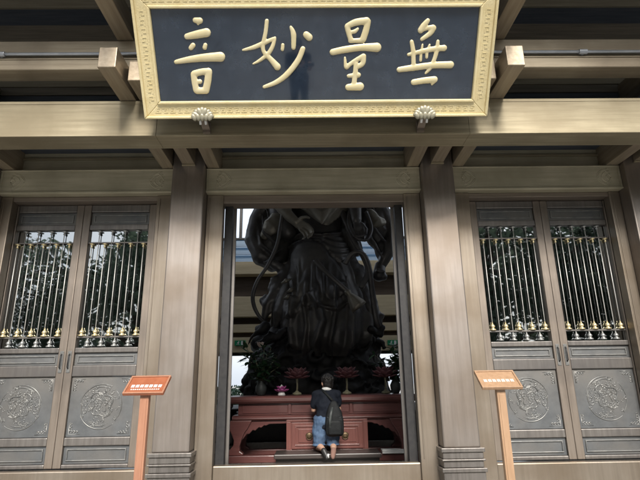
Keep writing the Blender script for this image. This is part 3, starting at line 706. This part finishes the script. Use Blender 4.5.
TUNIC = [(289,326),(291,290),(294,258),(300,247),(311,245),(322,250),(333,266),(343,284),(340,300),(331,309),(325,304),(316,318),(309,311),(299,322)]
SASH = [(322,240),(346,238),(350,250),(347,262),(338,268),(327,262),(320,250)]
CREASE = [([(347,258),(356,285),(362,312),(360,345)],3.,.10),([(338,290),(346,312),(344,345),(338,368)],3.2,.12),([(300,304),(296,330),(300,366)],3.,.11),([(316,300),(322,326),(316,350),(320,370)],3.5,.13),([(288,280),(283,306),(281,340),(286,366)],3.,.10),
          ([(307,304),(309,330),(306,360)],2.2,.08),([(330,294),(332,320),(328,345),(330,368)],2.4,.09),([(352,262),(366,306),(369,340)],2.4,.08),([(292,242),(304,238),(322,241),(346,236)],2.4,.10),([(292,248),(305,244),(320,246)],1.6,.06),([(312,300),(320,312),(334,316),(344,306)],2.2,.07)]
def fold(px, py, s, a):
    tri = lambda x: 1-abs((x % 1)*2-1)
    low = max(0, min(1, (py-232)/70)); wob = .35*noise.noise((s*1.6, py*.018, 3.1))+.12*noise.noise((s*5, py*.05, 7.7))
    h = (.055*low)*(tri(s*4.2+wob*2.2)**.75) + (.028*low)*(tri(s*9.7+wob*3+.3)**.8) + .02*noise.noise((s*2, py*.03, 1))
    if math.sin(a) < .15:
        if inside(px, py, TUNIC):
            e = min(1, seglen(px, py, TUNIC+TUNIC[:1])/3.)
            dome = max(0, 1-((px-309)/20)**2-((py-257)/24)**2)
            v = noise.noise((px*.16+.06*(py-250)*.3, py*.012, 9.)); dn_ = max(0, min(1, (py-262)/30))
            h = h*.12 + .03+.045*e + 0.06*dome + dn_*(.085*tri((px-.18*(py-260))/9.5+v)**.8)
        elif inside(px, py, SASH):
            e = min(1, seglen(px, py, SASH+SASH[:1])/2.5); h = h*.3+.03+.04*e+.03*tri((py-6*math.sin((px-320)/30*PI))/6.)
        for path, w_, hh in CREASE:
            d = seglen(px, py, path)
            if d < w_: h += 1.15*hh*(1-d/w_)**.8
    return h
def robe():
    mb = MB(); n, m = 260, 230; rings = []
    for j in range(m+1):
        py = 358-(358-150)*j/m; l, r, fl = rowat(py); c = S((l+r)/2, py); hw = (r-l)/2*k_; ring_ = []
        for i in range(n):
            a = 2*PI*i/n; ca, sa = math.cos(a), math.sin(a); px = (l+r)/2+(r-l)/2*ca
            h = fold(px, py, a/PI*1.5 if sa < 0 else (2*PI-a)/PI*1.5, a); hem = 1 - .12*max(0, (py-346+5*math.sin(7*a))/12)
            ring_.append((c.x+(hw+h)*ca*hem, c.y+(hw*fl+h)*sa*hem, c.z))
        rings.append(ring_)
    mb.loft(rings); return mb
dn = lambda s, a: (lambda co: a*noise.noise(co*s) + a*.5*noise.noise(co*s*2.3))
robe().build('robe', 'statue', st, smooth=True)
mb = MB()
mb.limb([S(268,165), S(290,140), S(318,134), S(346,140), S(368,165)], [.34,.36,.34,.36,.34], 14, (1,.75,1))
mb.limb([S(318,138), S(318,118)], [.22,.2], 12)
mb.ball(S(318,92,-.05), (.36,.4,.5), 3); mb.ball(S(318,62,0), (.3,.3,.34), 3); mb.ball(S(318,91,-.44), (.05,.09,.1), 2)
for sd in (-1, 1): mb.ball(S(318+sd*16,94,0), (.05,.09,.18), 2)
mb.limb([S(282,160,-.1), S(276,190,-.2), S(279,214,-.3), S(288,232,-.3)], [.26,.24,.22,.2], 12); mb.limb([S(352,165,-.1), S(352,200,-.25), S(349,232,-.3), S(356,250,-.25)], [.26,.24,.2,.16], 12)
mb.build('upper_body', 'statue', st, vox=.035, sm=3)
m = MB(); m.loft([[S(x0+(x1-x0)*t, py+sag*math.sin(PI*t), -.62-.16*math.sin(PI*t)) for t in [i/16 for i in range(17)]]+[S(x0+(x1-x0)*t, py+sag*math.sin(PI*t), -.3) for t in [i/16 for i in range(16,-1,-1)]] for py, x0, x1, sag in ((180,290,348,6),(196,292,350,9),(206,297,350,12),(212,306,346,13),(214,314,338,12))])
for q in range(5): m.tube([S(296+q*3,196+q*3,-.70), S(322,212+q*3,-.84), S(348-q*3,194+q*3,-.70)], .03, 6)
m.build('chest_drape', 'statue2', st, vox=.025, sm=2)
# sleeves
def sleeve(outer, fills, bands, rad):
    mb = MB(); mb.limb([S(*p) for p in outer], rad, 12, (1,1.5,1))
    for f in fills: mb.ball(S(f[0], f[1], f[2]), (f[3]*k_, f[4], f[5]*k_), 3)
    for b_ in bands: mb.tube([S(*p) for p in b_], [.02,.045,.045,.02][:len(b_)] if len(b_) == 4 else [.02,.045,.02], 6)
    return mb
sleeve([(284,190,0),(266,207,0),(257,222,0),(254,240,-.1),(261,257,-.15),(272,264,-.1),(281,258,0),(287,245,.1)], [(270,238,0,16,.34,27),(276,215,.1,12,.35,22)],
       [[(262,214,-.32),(264,232,-.42),(276,244,-.42),(286,236,-.3)],[(258,225,-.3),(261,244,-.42),(274,254,-.42),(284,248,-.3)],[(266,208,-.3),(270,222,-.42),(280,232,-.42),(288,226,-.3)]], [.22,.22,.2,.2,.2,.18,.16,.12]).build('sleeve', 'statue', st, vox=.026, sm=2, disp=dn(3, .018))
m = MB(); m.limb([S(264,236,-.36), S(272,226,-.44), S(282,214,-.42)], [.10,.2,.17], 12, (1,.5,1)); o = m.build('sleeve_lining', 'statue2', st, vox=.025, sm=2, disp=dn(9, .012))
sleeve([(356,190,0),(372,203,0),(383,215,0),(390,231,-.05),(389,247,-.1),(384,260,-.1),(380,268,-.05)], [(377,226,0,14,.32,24),(383,247,0,9,.26,17),(366,212,.1,11,.3,18)],
      [[(366,206,-.3),(370,222,-.42),(382,238,-.36),(388,246,-.2)],[(372,204,-.3),(377,220,-.38),(387,232,-.25)],[(364,216,-.3),(368,232,-.4),(378,250,-.34),(383,260,-.2)]], [.2,.2,.19,.18,.16,.13,.1]).build('sleeve', 'statue', st, vox=.026, sm=2, disp=dn(3, .018))
m = MB(); m.limb([S(370,214,-.36), S(376,222,-.4), S(382,222,-.36)], [.13,.16,.10], 12, (1,.5,1)); m.build('sleeve_lining', 'statue2', st, vox=.025, sm=2, disp=dn(9, .012))
m = MB(); m.limb([S(380,266,-.1), S(379,275,-.15)], [.12,.15], 12); m.ball(S(384,277,-.2), .08, 2); m.tube([S(376,270,-.3), S(385,272,-.3)], .04, 8); m.build('sleeve_knot', 'statue', st, vox=.025, sm=2)
# left forearm and hand with five fingers
m = MB(); dy = -.75
m.limb([S(270,178,-.2), S(279,203,dy), S(289,216,dy-.05), S(296,222,dy-.08)], [.2,.155,.115,.095], 12)
m.limb([S(296,222,dy-.08), S(302,226,dy-.1)], [.10,.11], 12, (1,.6,1))
for pts, r in ((((302,222),(308,225),(312,229),(313,232)), .033), (((303,225),(309,229),(312,233),(311,236)), .034), (((302,228),(307,232),(309,236),(308,238)), .033), (((300,230),(304,234),(305,237),(303,239)), .028), (((297,222),(301,218),(306,217),(309,218)), .036)):
    m.limb([S(x, y, dy-.12-.03*i) for i, (x, y) in enumerate(pts)], [r*1.15, r*1.05, r*.95, r*.8], 8)
m.build('forearm', 'statue2', st, vox=.016, sm=2)
m = MB(); m.tube([S(284+7*math.cos(a)*.9, 209+4*math.sin(a), dy+.02*math.sin(a)) for a in [2*PI*i/16 for i in range(16)]], .03, 8, closed=True); m.build('bracelet', 'statue2', st, smooth=True)
m = MB(); m.limb([S(366,190,-.1), S(354,206,-.7), S(356,220,-.8)], [.2,.16,.12], 12); m.limb([S(356,220,-.8), S(358,229,-.85)], [.10,.11], 12, (1,.6,1))
for q in range(4): m.limb([S(353+3.2*q,230,-.86), S(354+3*q,236,-.92), S(356+2.4*q,240,-.86)], [.04,.036,.03], 8)
m.limb([S(362,224,-.84), S(366,229,-.9), S(366,234,-.92)], [.042,.038,.03], 8)
m.build('forearm', 'statue', st, vox=.016, sm=2)
# ribbons, each its own strip
def ribbon(pts, r, mat='statue', sq=(1.5,.8,1)):
    P = [S(*p) for p in pts]; out = []
    for i in range(len(P)-1):
        p0, p1, p2, p3 = P[max(i-1,0)], P[i], P[i+1], P[min(i+2,len(P)-1)]
        for k in range(6):
            t = k/6; out.append(.5*((2*p1)+(p2-p0)*t+(2*p0-5*p1+4*p2-p3)*t*t+(3*p1-p0-3*p2+p3)*t**3))
    out.append(P[-1])
    MB().tube(out, r, 8, squash=sq).build('ribbon', mat, st, smooth=True)
ribbon([(283,212,-.8),(280,230,-.8),(277,245,-.75),(268,265,-.7),(258,280,-.65),(253,295,-.6),(254,306,-.6),(259,316,-.55),(266,323,-.5)], .028)
ribbon([(340,206,-.6),(346,222,-.75),(354,240,-.8),(364,258,-.8),(368,272,-.78),(361,288,-.8)], .042)
ribbon([(351,207,-.75),(349,222,-.85),(355,236,-.92),(366,240,-.9),(371,228,-.8),(366,212,-.7)], .032)
ribbon([(345,264,-.75),(353,253,-.85),(363,254,-.85),(369,268,-.8),(372,290,-.75),(376,318,-.7),(381,332,-.6)], .040)
ribbon([(315,260,-1.0),(326,272,-1.08),(338,283,-1.08),(347,291,-1.05)], .040)
# tassel
m = MB(); a0 = S(346,290,-1.06)
m.lathe([(.04,0),(.07,-.06),(.05,-.1),(.10,-.2),(.16,-.36),(.17,-.42),(.02,-.44)][::-1], 20, wave=lambda a, j: 1+.1*math.sin(8*a)); m.xf(Matrix.Translation(a0) @ Matrix.Rotation(-.62, 4, 'Y')); m.build('tassel', 'statue2', st, smooth=True)
# wind-blown drapery at the left flank
m = MB()
for pts, rr in ((((294,262,-.2),(285,275,-.3),(277,290,-.4),(270,312,-.4)), (.14,.16,.14,.04)), (((296,275,-.3),(288,292,-.45),(280,312,-.5),(276,326,-.45)), (.16,.18,.16,.06)), (((298,290,-.4),(293,310,-.6),(288,330,-.6)), (.16,.2,.14)), (((280,268,-.3),(271,262,-.35),(264,262,-.35)), (.12,.10,.02)),
               (((284,276,-.35),(274,280,-.4),(268,290,-.4)), (.10,.09,.02)), (((276,290,-.4),(267,305,-.4),(264,322,-.35)), (.12,.11,.05)), (((268,310,-.3),(262,300,-.3),(266,294,-.3)), (.09,.06,.02))):
    m.limb([S(*p) for p in pts], rr, 10)
m.build('flying_drapery', 'statue', st, vox=.028, sm=2, disp=dn(5, .02))
for i, (x, y) in enumerate(((282,281),(287,290),(284,297),(289,302))):
    m = MB(); m.limb([S(x,y+2,-.62), S(x+4,y,-.72), S(x+9,y-2,-.62)], [.02,.05,.015], 8); m.build('scale_ornament', 'statue2', st, smooth=True)
# right flank drapery
m = MB()
for pts, rr in ((((350,262,-.2),(360,285,-.3),(370,310,-.35),(379,330,-.35)), (.16,.2,.18,.1)), (((360,270,-.2),(369,290,-.2),(377,315,-.25)), (.12,.13,.08)), (((372,318,-.3),(379,322,-.4),(382,316,-.4),(379,311,-.35)), (.08,.08,.06,.02))):
    m.limb([S(*p) for p in pts], rr, 10)
m.build('flying_drapery', 'statue', st, vox=.028, sm=2, disp=dn(5, .02))
# cloud and wave pedestal
m = MB(); q = random.Random(21)
m.loft([[(c.x+hw*k_*(1+.05*math.sin(5*a+py))*math.cos(a), c.y+.2+hw*k_*.62*(1+.05*math.sin(7*a+py))*math.sin(a), c.z) for a in [2*PI*i/40 for i in range(40)]]
        for py, hw in ((440,64),(425,64),(405,65),(385,64),(365,61),(345,55),(328,46)) for c in [S(316, py)]])
for i in range(120):
    py = q.uniform(326, 432); t = (py-326)/75; hw = (46+14*min(1,t))*k_; a = q.uniform(PI*.95, PI*2.05); rr = q.uniform(.10,.26)
    c = S(316, py); m.ball((c.x+hw*math.cos(a)*.97, c.y+.2+hw*.62*math.sin(a)*.97, c.z), (rr*1.3, rr, rr*.75), 2)
for i in range(46):
    py = q.uniform(322, 395); t = (py-326)/75; hw = (48+14*max(0,min(1,t)))*k_; a = q.uniform(PI*1.02, PI*1.98); c = S(316, py)
    o3 = Vector((c.x+hw*math.cos(a), c.y+.2+hw*.62*math.sin(a)-.1, c.z)); R_ = q.uniform(.12,.26); sg = q.choice((-1,1)); pts = []
    for k in range(16):
        t2 = k/15; an = sg*t2*5.2+q.uniform(0,.2); pts.append(o3+Vector((R_*(1-.75*t2)*math.cos(an), -.05-.06*t2, R_*(1-.75*t2)*math.sin(an))))
    m.tube(pts, [.055*(1-.5*k/15) for k in range(16)], 8)
for pts in (((266,326),(258,332),(251,338),(248,345)), ((272,336),(264,342),(257,343)), ((372,330),(380,334),(383,327)), ((285,330),(276,338),(264,341))):
    m.limb([S(x, y, -.7) for x, y in pts], [.09,.07,.05,.02][:len(pts)], 10)
B(-2.5, 2.6, 9.02, 12.6, .501, .98).build('plinth_block', 'rock', st, bevel=.03)
m.build('cloud_pedestal', 'rock', st, vox=.034, sm=2, disp=dn(4.5, .05))

# ------------------------------------------------------------------ people
def head_parts(P, hc, yaw, r, bodymb):
    """adds the skull, face, ears to the body mesh; returns a transform for hair"""
    T = Matrix.Translation(Vector(hc)) @ Matrix.Rotation(yaw, 4, 'Z')      # face looks along +Y
    f = lambda v: T @ Vector(v)
    bodymb.ball(f((0,0,.012)), (.074*r,.093*r,.098*r), 3, Matrix.Rotation(yaw, 4, 'Z')); bodymb.ball(f((0,.028,-.055*r)), (.054*r,.062*r,.06*r), 3, Matrix.Rotation(yaw, 4, 'Z'))
    bodymb.limb([f((0,.092*r,.012)), f((0,.108*r,-.022))], [.009,.016], 8)
    for s in (-1, 1):
        bodymb.ball(f((s*.077*r,-.005,-.012)), (.012,.022,.033), 2, Matrix.Rotation(yaw, 4, 'Z')); bodymb.ball(f((s*.03,.083*r,.008)), .013, 2)
    bodymb.limb([f((-.02,.092*r,-.058)), f((.02,.092*r,-.058))], [.008,.008], 8)
    return T
def hair_cap(T, r, parent):
    m = MB()
    m.ball(T @ Vector((0,-.014,.036)), (.082*r,.096*r,.094*r), 3, T.to_3x3().to_4x4())
    m.ball(T @ Vector((0,-.045,-.018)), (.074*r,.06*r,.085*r), 3, T.to_3x3().to_4x4())
    m.ball(T @ Vector((0,.05,.085)), (.062*r,.045*r,.038*r), 2, T.to_3x3().to_4x4())
    q = random.Random(3)
    for i in range(70):
        a = q.uniform(0, 6.28); e = q.uniform(.1, 1.5)
        d = Vector((math.cos(a)*math.cos(e), math.sin(a)*math.cos(e)-.1, math.sin(e)))
        p = Vector((0,-.014,.036))+Vector((d.x*.08*r, d.y*.094*r, d.z*.092*r)); m.limb([T @ p, T @ (p*1.05+Vector((q.uniform(-.015,.015), -.01, -.018)))], [.011,.004], 6)
    return m.build('hair', 'hair', parent, vox=.006, sm=1)
def hand(mb, wrist, palmdir, across, curl, sgn):
    """palm with four fingers of unequal length and a thumb"""
    w = Vector(wrist); d = Vector(palmdir).normalized(); a = Vector(across).normalized(); n = d.cross(a)
    mb.limb([w, w+d*.045, w+d*.085], [.024,.034,.033], 10, None)
    for k, L_ in enumerate((.066,.076,.071,.055)):
        b = w+d*.085+a*(-.027+.018*k); c1 = b+(d*math.cos(curl*.5)+n*math.sin(curl*.5))*L_*.42; c2 = c1+(d*math.cos(curl)+n*math.sin(curl))*L_*.33; c3 = c2+(d*math.cos(curl*1.4)+n*math.sin(curl*1.4))*L_*.28
        mb.limb([b, c1, c2, c3], [.0095,.009,.0082,.007], 8)
    t0 = w+d*.03-a*.028*1; t1 = t0+(d*.6-a*.8)*.035; t2 = t1+(d*.9-a*.2+n*.3)*.032
    mb.limb([t0, t1, t2], [.013,.0105,.008], 8)
# kneeling visitor, back to us
pr = empty('person', (.16, 7.5, .38), 'kneeling person in navy polo shirt and denim shorts facing the altar', 'person')
px0 = .145; Vv = Vector
hip = {s: Vv((px0+s*.095, 7.50, .84)) for s in (-1,1)}; knee = {-1: Vv((px0-.125, 7.52, .445)), 1: Vv((px0+.115, 7.54, .445))}
ank = {-1: Vv((px0-.05, 7.20, .445)), 1: Vv((px0+.105, 7.22, .445))}; toe = {-1: Vv((px0-.005, 7.15, .355)), 1: Vv((px0+.09, 7.16, .36))}
sh = {-1: Vv((px0-.16, 7.53, 1.265)), 1: Vv((px0+.19, 7.53, 1.27))}; el = {-1: Vv((px0-.205, 7.60, 1.02)), 1: Vv((px0+.225, 7.62, 1.03))}; wr = {-1: Vv((px0-.03, 7.80, 1.12)), 1: Vv((px0+.06, 7.80, 1.12))}
hc = Vv((.175, 7.57, 1.455))
m = MB()
m.limb([Vv((px0, 7.50, .86)), Vv((px0+.005, 7.50, 1.0)), Vv((px0+.015, 7.51, 1.14)), Vv((px0+.015, 7.52, 1.23))], [.135,.125,.14,.12], 16, (1.08,.72,1))
m.limb([sh[-1], Vv((px0+.015, 7.525, 1.28)), sh[1]], [.055,.075,.055], 12); m.limb([Vv((px0+.015, 7.53, 1.28)), hc-Vv((0,.01,.06))], [.062,.055], 12)
for s in (-1, 1):
    m.limb([hip[s], (hip[s]+knee[s])/2, knee[s]], [.095,.078,.055], 12); m.limb([knee[s], knee[s]*.6+ank[s]*.4+Vv((0,0,.015)), ank[s]], [.054,.054,.034], 12); m.limb([ank[s], toe[s]], [.034,.026], 10)
    m.limb([sh[s], el[s]], [.05,.04], 12); m.limb([el[s], wr[s]], [.04,.026], 12)
    hand(m, wr[s], (-s*.12,.25,.96), (0,1,-.25), .15, s)
T = head_parts(pr, hc, .42, 1.2, m)
m.build('body', 'skin', pr, vox=.0065, sm=2)
hair_cap(T, 1.24, pr)
for s in (-1, 1): MB().ball(T @ Vv((s*.033,.112,.008)), .006, 1).build('eye', 'hair', pr, smooth=True)
m = MB()
m.limb([Vv((px0, 7.50, .80)), Vv((px0+.002, 7.50, .9)), Vv((px0+.005, 7.50, 1.0)), Vv((px0+.015, 7.51, 1.14)), Vv((px0+.015, 7.52, 1.225))], [.166,.158,.158,.176,.15], 18, (1.08,.76,.8))
m.limb([sh[-1], Vv((px0+.015, 7.525, 1.28)), sh[1]], [.074,.09,.074], 12)
for s in (-1, 1): m.limb([sh[s], sh[s]*.35+el[s]*.65], [.072,.066], 12)
m.build('polo_shirt', 'shirt', pr, vox=.010, sm=2, disp=dn(7, .018))
m = MB(); m.tube([Vv((px0+.018+.066*math.cos(a), 7.535+.062*math.sin(a), 1.345-.014*math.sin(a))) for a in [2*PI*i/24 for i in range(24)]], .022, 8, squash=(1,1,1.3), closed=True)
m.build('collar', 'white', pr, smooth=True)
m = MB(); m.limb([Vv((px0-.05, 7.50, .86)), Vv((px0+.05, 7.50, .86))], [.14,.14], 14, (1,.95,1))
for s in (-1, 1):
    e = hip[s]*.2+knee[s]*.8; m.limb([hip[s], (hip[s]+knee[s])/2, e], [.13,.118,.102], 14); 
    m.tube([e+Vv((.102*math.cos(a), .102*math.sin(a), -.04)) for a in [2*PI*i/20 for i in range(20)]], .012, 6, closed=True)
m.build('denim_shorts', 'denim', pr, vox=.010, sm=2, disp=dn(6, .024))
for s, mt in ((-1, 'shoe'), (1, 'brownshoe')):
    m = MB(); m.limb([ank[s]+Vv((0,-.015,-.01)), toe[s]], [.046,.04], 12); m.limb([toe[s], toe[s]+Vv((0,-.02,-.02))], [.04,.03], 10)
    m.build('shoe', mt, pr, vox=.008, sm=2)
m = MB(); m.limb([toe[-1]+Vv((.02,-.035,.03)), toe[-1]+Vv((.025,-.03,-.01))], [.014,.012], 8); m.build('shoe_patch', 'white', pr, smooth=True)
# sling backpack
bp = empty('backpack', (.29, 7.36, .9), 'black teardrop sling backpack hanging on the kneeling visitor\'s back', 'backpack')
m = MB(); bx = .275
def bagring(z, hw, y0, d, n=28):
    cx = bx+(1.0-z)*.02; out = []
    for i in range(n):
        a = 2*PI*i/n; c, q = math.cos(a), math.sin(a); e = .62
        out.append((cx+hw*math.copysign(abs(c)**e, c), y0+d*math.copysign(abs(q)**e, q), z))
    return out
m.loft([bagring(z, hw, 7.345, d) for z, hw, d in ((.625,.09,.03),(.635,.125,.055),(.67,.145,.075),(.76,.152,.085),(.88,.148,.085),(.98,.128,.075),(1.06,.10,.06),(1.12,.07,.045),(1.16,.04,.03),(1.175,.02,.015))])
m.build('bag_body', 'nylon', bp, vox=.009, sm=3, disp=dn(10, .005))
m = MB(); m.loft([bagring(z, hw, 7.272, d) for z, hw, d in ((.655,.085,.01),(.665,.105,.03),(.74,.115,.036),(.84,.11,.034),(.87,.10,.025),(.88,.08,.01))])
m.build('front_pocket', 'nylon', bp, vox=.008, sm=2)
m = MB(); m.tube([bagring(.90-.04*math.cos(t), .118, 7.30, .08)[0:1][0] if 0 else (bx+.115*math.cos(t), 7.268-.01*math.sin(t), .925+.02*math.sin(t)) for t in [PI+PI*i/14 for i in range(15)]], .005, 6); m.build('zip', 'nylon2', bp, smooth=True)
MB().limb([(bx-.03,7.262,1.06),(bx-.055,7.25,.96),(bx-.07,7.245,.88),(bx-.075,7.24,.78)], [.016,.026,.026,.014], 8, (1,.5,1)).build('webbing_strip', 'nylon2', bp, smooth=True)
MB().limb([(bx-.005,7.36,1.16),(bx-.07,7.39,1.23),(bx-.14,7.43,1.30),(bx-.19,7.50,1.345)], [.022,.022,.024,.024], 8, (1,.6,1)).build('shoulder_strap', 'nylon', bp, smooth=True)
MB().limb([(bx+.13,7.37,.72),(bx+.12,7.46,.80)], [.014,.014], 8).build('lower_strap', 'nylon', bp, smooth=True)

for o in (pr, bp):      # set both on the bench at the visitor's size
    l0 = Vv(o.location); o.scale = (.87,)*3; o.location = Vv((.16,7.5,.52))+.87*(l0-Vv((.16,7.5,.38)))
# the person who takes the picture, mirrored in the lacquer of the name board
ph = empty('person', (-.28, -.40, 0), 'standing person in dark clothes photographing the hall, mirrored in the name board', 'person')
o_ = Vv((-.28, -.40, 0)); m = MB(); P_ = lambda x, y, z: o_+Vv((x, y, z))
m.limb([P_(0,0,.9), P_(0,0,1.05), P_(0,0,1.2), P_(0,0,1.32)], [.145,.13,.145,.12], 16, (1.05,.7,1)); m.limb([P_(-.17,0,1.36), P_(0,0,1.38), P_(.17,0,1.36)], [.055,.075,.055], 12); m.limb([P_(0,0,1.38), P_(0,.01,1.5)], [.06,.052], 12)
for s in (-1, 1):
    m.limb([P_(s*.09,0,.9), P_(s*.10,.01,.48), P_(s*.11,-.02,.08)], [.09,.058,.04], 12); m.limb([P_(s*.11,-.03,.045), P_(s*.12,.14,.03)], [.04,.032], 10)
    h_ = P_(.16+s*.075,.25,1.33); m.limb([P_(s*.18,0,1.35), P_(s*.21,.10,1.14)], [.05,.04], 12); m.limb([P_(s*.21,.10,1.14), h_], [.04,.026], 12); hand(m, h_, (-s*.1,.5,.86), (s*.5,.8,0), .5, s)
T = head_parts(ph, P_(0,.02,1.585), 0, 1., m); m.build('body', 'skin', ph, vox=.008, sm=2); hair_cap(T, 1., ph)
m = MB(); m.limb([P_(0,0,.86), P_(0,0,1.05), P_(0,0,1.2), P_(0,0,1.34)], [.17,.155,.165,.135], 16, (1.05,.72,.8)); m.limb([P_(-.17,0,1.35), P_(0,0,1.37), P_(.17,0,1.35)], [.075,.085,.075], 12)
for s in (-1, 1): m.limb([P_(s*.18,0,1.35), P_(s*.205,.085,1.17)], [.07,.06], 12)
m.build('shirt', 'darkcloth', ph, vox=.012, sm=2)
m = MB(); m.limb([P_(-.04,0,.92), P_(.04,0,.92)], [.14,.14], 12, (1,.85,1))
for s in (-1, 1): m.limb([P_(s*.09,0,.9), P_(s*.10,.01,.48), P_(s*.11,-.02,.11)], [.11,.082,.065], 12)
m.build('trousers', 'darkcloth', ph, vox=.012, sm=2)
for s in (-1, 1): m = MB(); m.limb([P_(s*.11,-.03,.05), P_(s*.12,.15,.04)], [.048,.042], 10, (1,1,.95)); m.build('shoe', 'shoe', ph, smooth=True)
sp = empty('smartphone', (-.03, -.03, 1.45), 'black smartphone held up by the person mirrored in the name board', 'phone')
B(-.135, .02, -.036, -.028, 1.395, 1.47).build('phone_body', 'nylon', sp, bevel=.003)

# ------------------------------------------------------------------ trees across the forecourt (mirrored in the door glass)
def make_tree(seed):
    q = random.Random(seed)
    root = empty('broadleaf_tree', (0,0,0), local=True)
    m = MB(); m.limb([(0,0,0),(.1,0,1.5),(0,.1,3.2),(.1,0,5)], [.32,.25,.2,.12], 10); tips = []
    for i in range(22):
        a = q.uniform(0, 6.28); e = q.uniform(-.15, 1.3); L_ = q.uniform(1.8, 4.2); s = Vv((0,0,q.uniform(1.9,4.8)))
        d = Vv((math.cos(a)*math.cos(e), math.sin(a)*math.cos(e), math.sin(e)*.8)); t = s+d*L_
        m.tube([s, s+d*L_*.5+Vv((0,0,.3)), t], [.1,.06,.02], 6); tips += [t, s+d*L_*.65, s+d*L_*.85+Vv((q.uniform(-.8,.8), q.uniform(-.8,.8), q.uniform(-.4,.6)))]
    m.build('trunk', 'bark', root, smooth=True, loc=(0,0,0))
    m = MB()
    for t in tips:
        rr = q.uniform(.55, 1.0)
        for k in range(95):
            v = Vv((q.gauss(0,1), q.gauss(0,1), q.gauss(0,.7))); v = v.normalized()*rr*q.random()**.4
            c = t+v; u = Vv((q.gauss(0,1), q.gauss(0,1), q.gauss(0,.5))).normalized(); w = u.orthogonal().normalized(); s = q.uniform(.055,.115)
            vs = [m.b.verts.new(c+u*s*1.6), m.b.verts.new(c+w*s*.6), m.b.verts.new(c-u*s*1.6), m.b.verts.new(c-w*s*.6)]; m.b.faces.new(vs)
    me = m.build('crown', 'treeleaf', root, loc=(0,0,0))
    return root
t0 = make_tree(2)
tq = random.Random(8)
for i in range(15):
    x = (-24+4.4*i if i < 7 else 3.4+3.6*(i-7))+tq.uniform(-.9,.9); y = -9.5-2.4*(i % 2)-tq.uniform(0,1.4)
    s = (1.2 if x < 0 else 1.32)*tq.uniform(.94,1.06); rz = tq.uniform(0,6.2)
    t = t0 if i == 0 else copy_tree(t0); t.location = (x, y, 0); t.scale = (s, s, s*(1+.05*(i % 3))); t.rotation_euler = (0, 0, rz)
    tag(t, 'broadleaf tree across the forecourt, mirrored in the door glass', 'tree', 'trees across the forecourt')

# ------------------------------------------------------------------ light, world, camera
EL, AZ = 37., 180.-5.
w = bpy.data.worlds.new('World'); bpy.context.scene.world = w; w.use_nodes = True; nt = w.node_tree
bg = nt.nodes['Background']; sk = nt.nodes.new('ShaderNodeTexSky'); sk.sky_type = 'NISHITA'; sk.sun_disc = False
sk.sun_elevation = math.radians(EL); sk.sun_rotation = math.radians(AZ); sk.air_density = 1.3; sk.dust_density = 4.; sk.ozone_density = 1.
hs = nt.nodes.new('ShaderNodeHueSaturation'); hs.inputs['Saturation'].default_value = .55
veil = nt.nodes.new('ShaderNodeMix'); veil.data_type = 'RGBA'; veil.inputs[0].default_value = .5; veil.inputs[7].default_value = (6.3, 6.9, 7.8, 1)   # thin bright cloud over the whole sky
nt.links.new(sk.outputs[0], hs.inputs['Color']); nt.links.new(hs.outputs[0], veil.inputs[6]); nt.links.new(veil.outputs[2], bg.inputs[0]); bg.inputs[1].default_value = .105
sl = bpy.data.lights.new('sun', 'SUN'); sl.energy = 2.7; sl.angle = math.radians(18); sl.color = (1, .95, .88)
so = bpy.data.objects.new('sun', sl); C.objects.link(so)
a_ = math.radians(AZ); d = Vv((math.sin(a_)*math.cos(math.radians(EL)), math.cos(a_)*math.cos(math.radians(EL)), math.sin(math.radians(EL))))
so.rotation_euler = (-d).to_track_quat('-Z', 'Y').to_euler(); so.location = d*30
cam = bpy.data.cameras.new('camera'); co = bpy.data.objects.new('camera', cam); C.objects.link(co)
cam.sensor_width = 36; cam.lens = FOC/640*36; cam.clip_start = .02; cam.clip_end = 1500
co.matrix_world = Matrix(((RT.x, UP.x, -FW.x, CAM.x), (RT.y, UP.y, -FW.y, CAM.y), (RT.z, UP.z, -FW.z, CAM.z), (0,0,0,1)))
bpy.data.scenes.remove(TMP)
sc = bpy.context.scene; sc.camera = co
sc.view_settings.view_transform = 'Standard'; sc.view_settings.look = 'None'; sc.view_settings.gamma = 1; sc.view_settings.exposure = 1.1
sc.view_settings.use_curve_mapping = False
sc.render.engine = 'CYCLES'; sc.cycles.use_denoising = True; sc.cycles.max_bounces = 8; sc.cycles.transparent_max_bounces = 12
sc.cycles.caustics_reflective = False; sc.cycles.caustics_refractive = False; sc.cycles.sample_clamp_indirect = 4
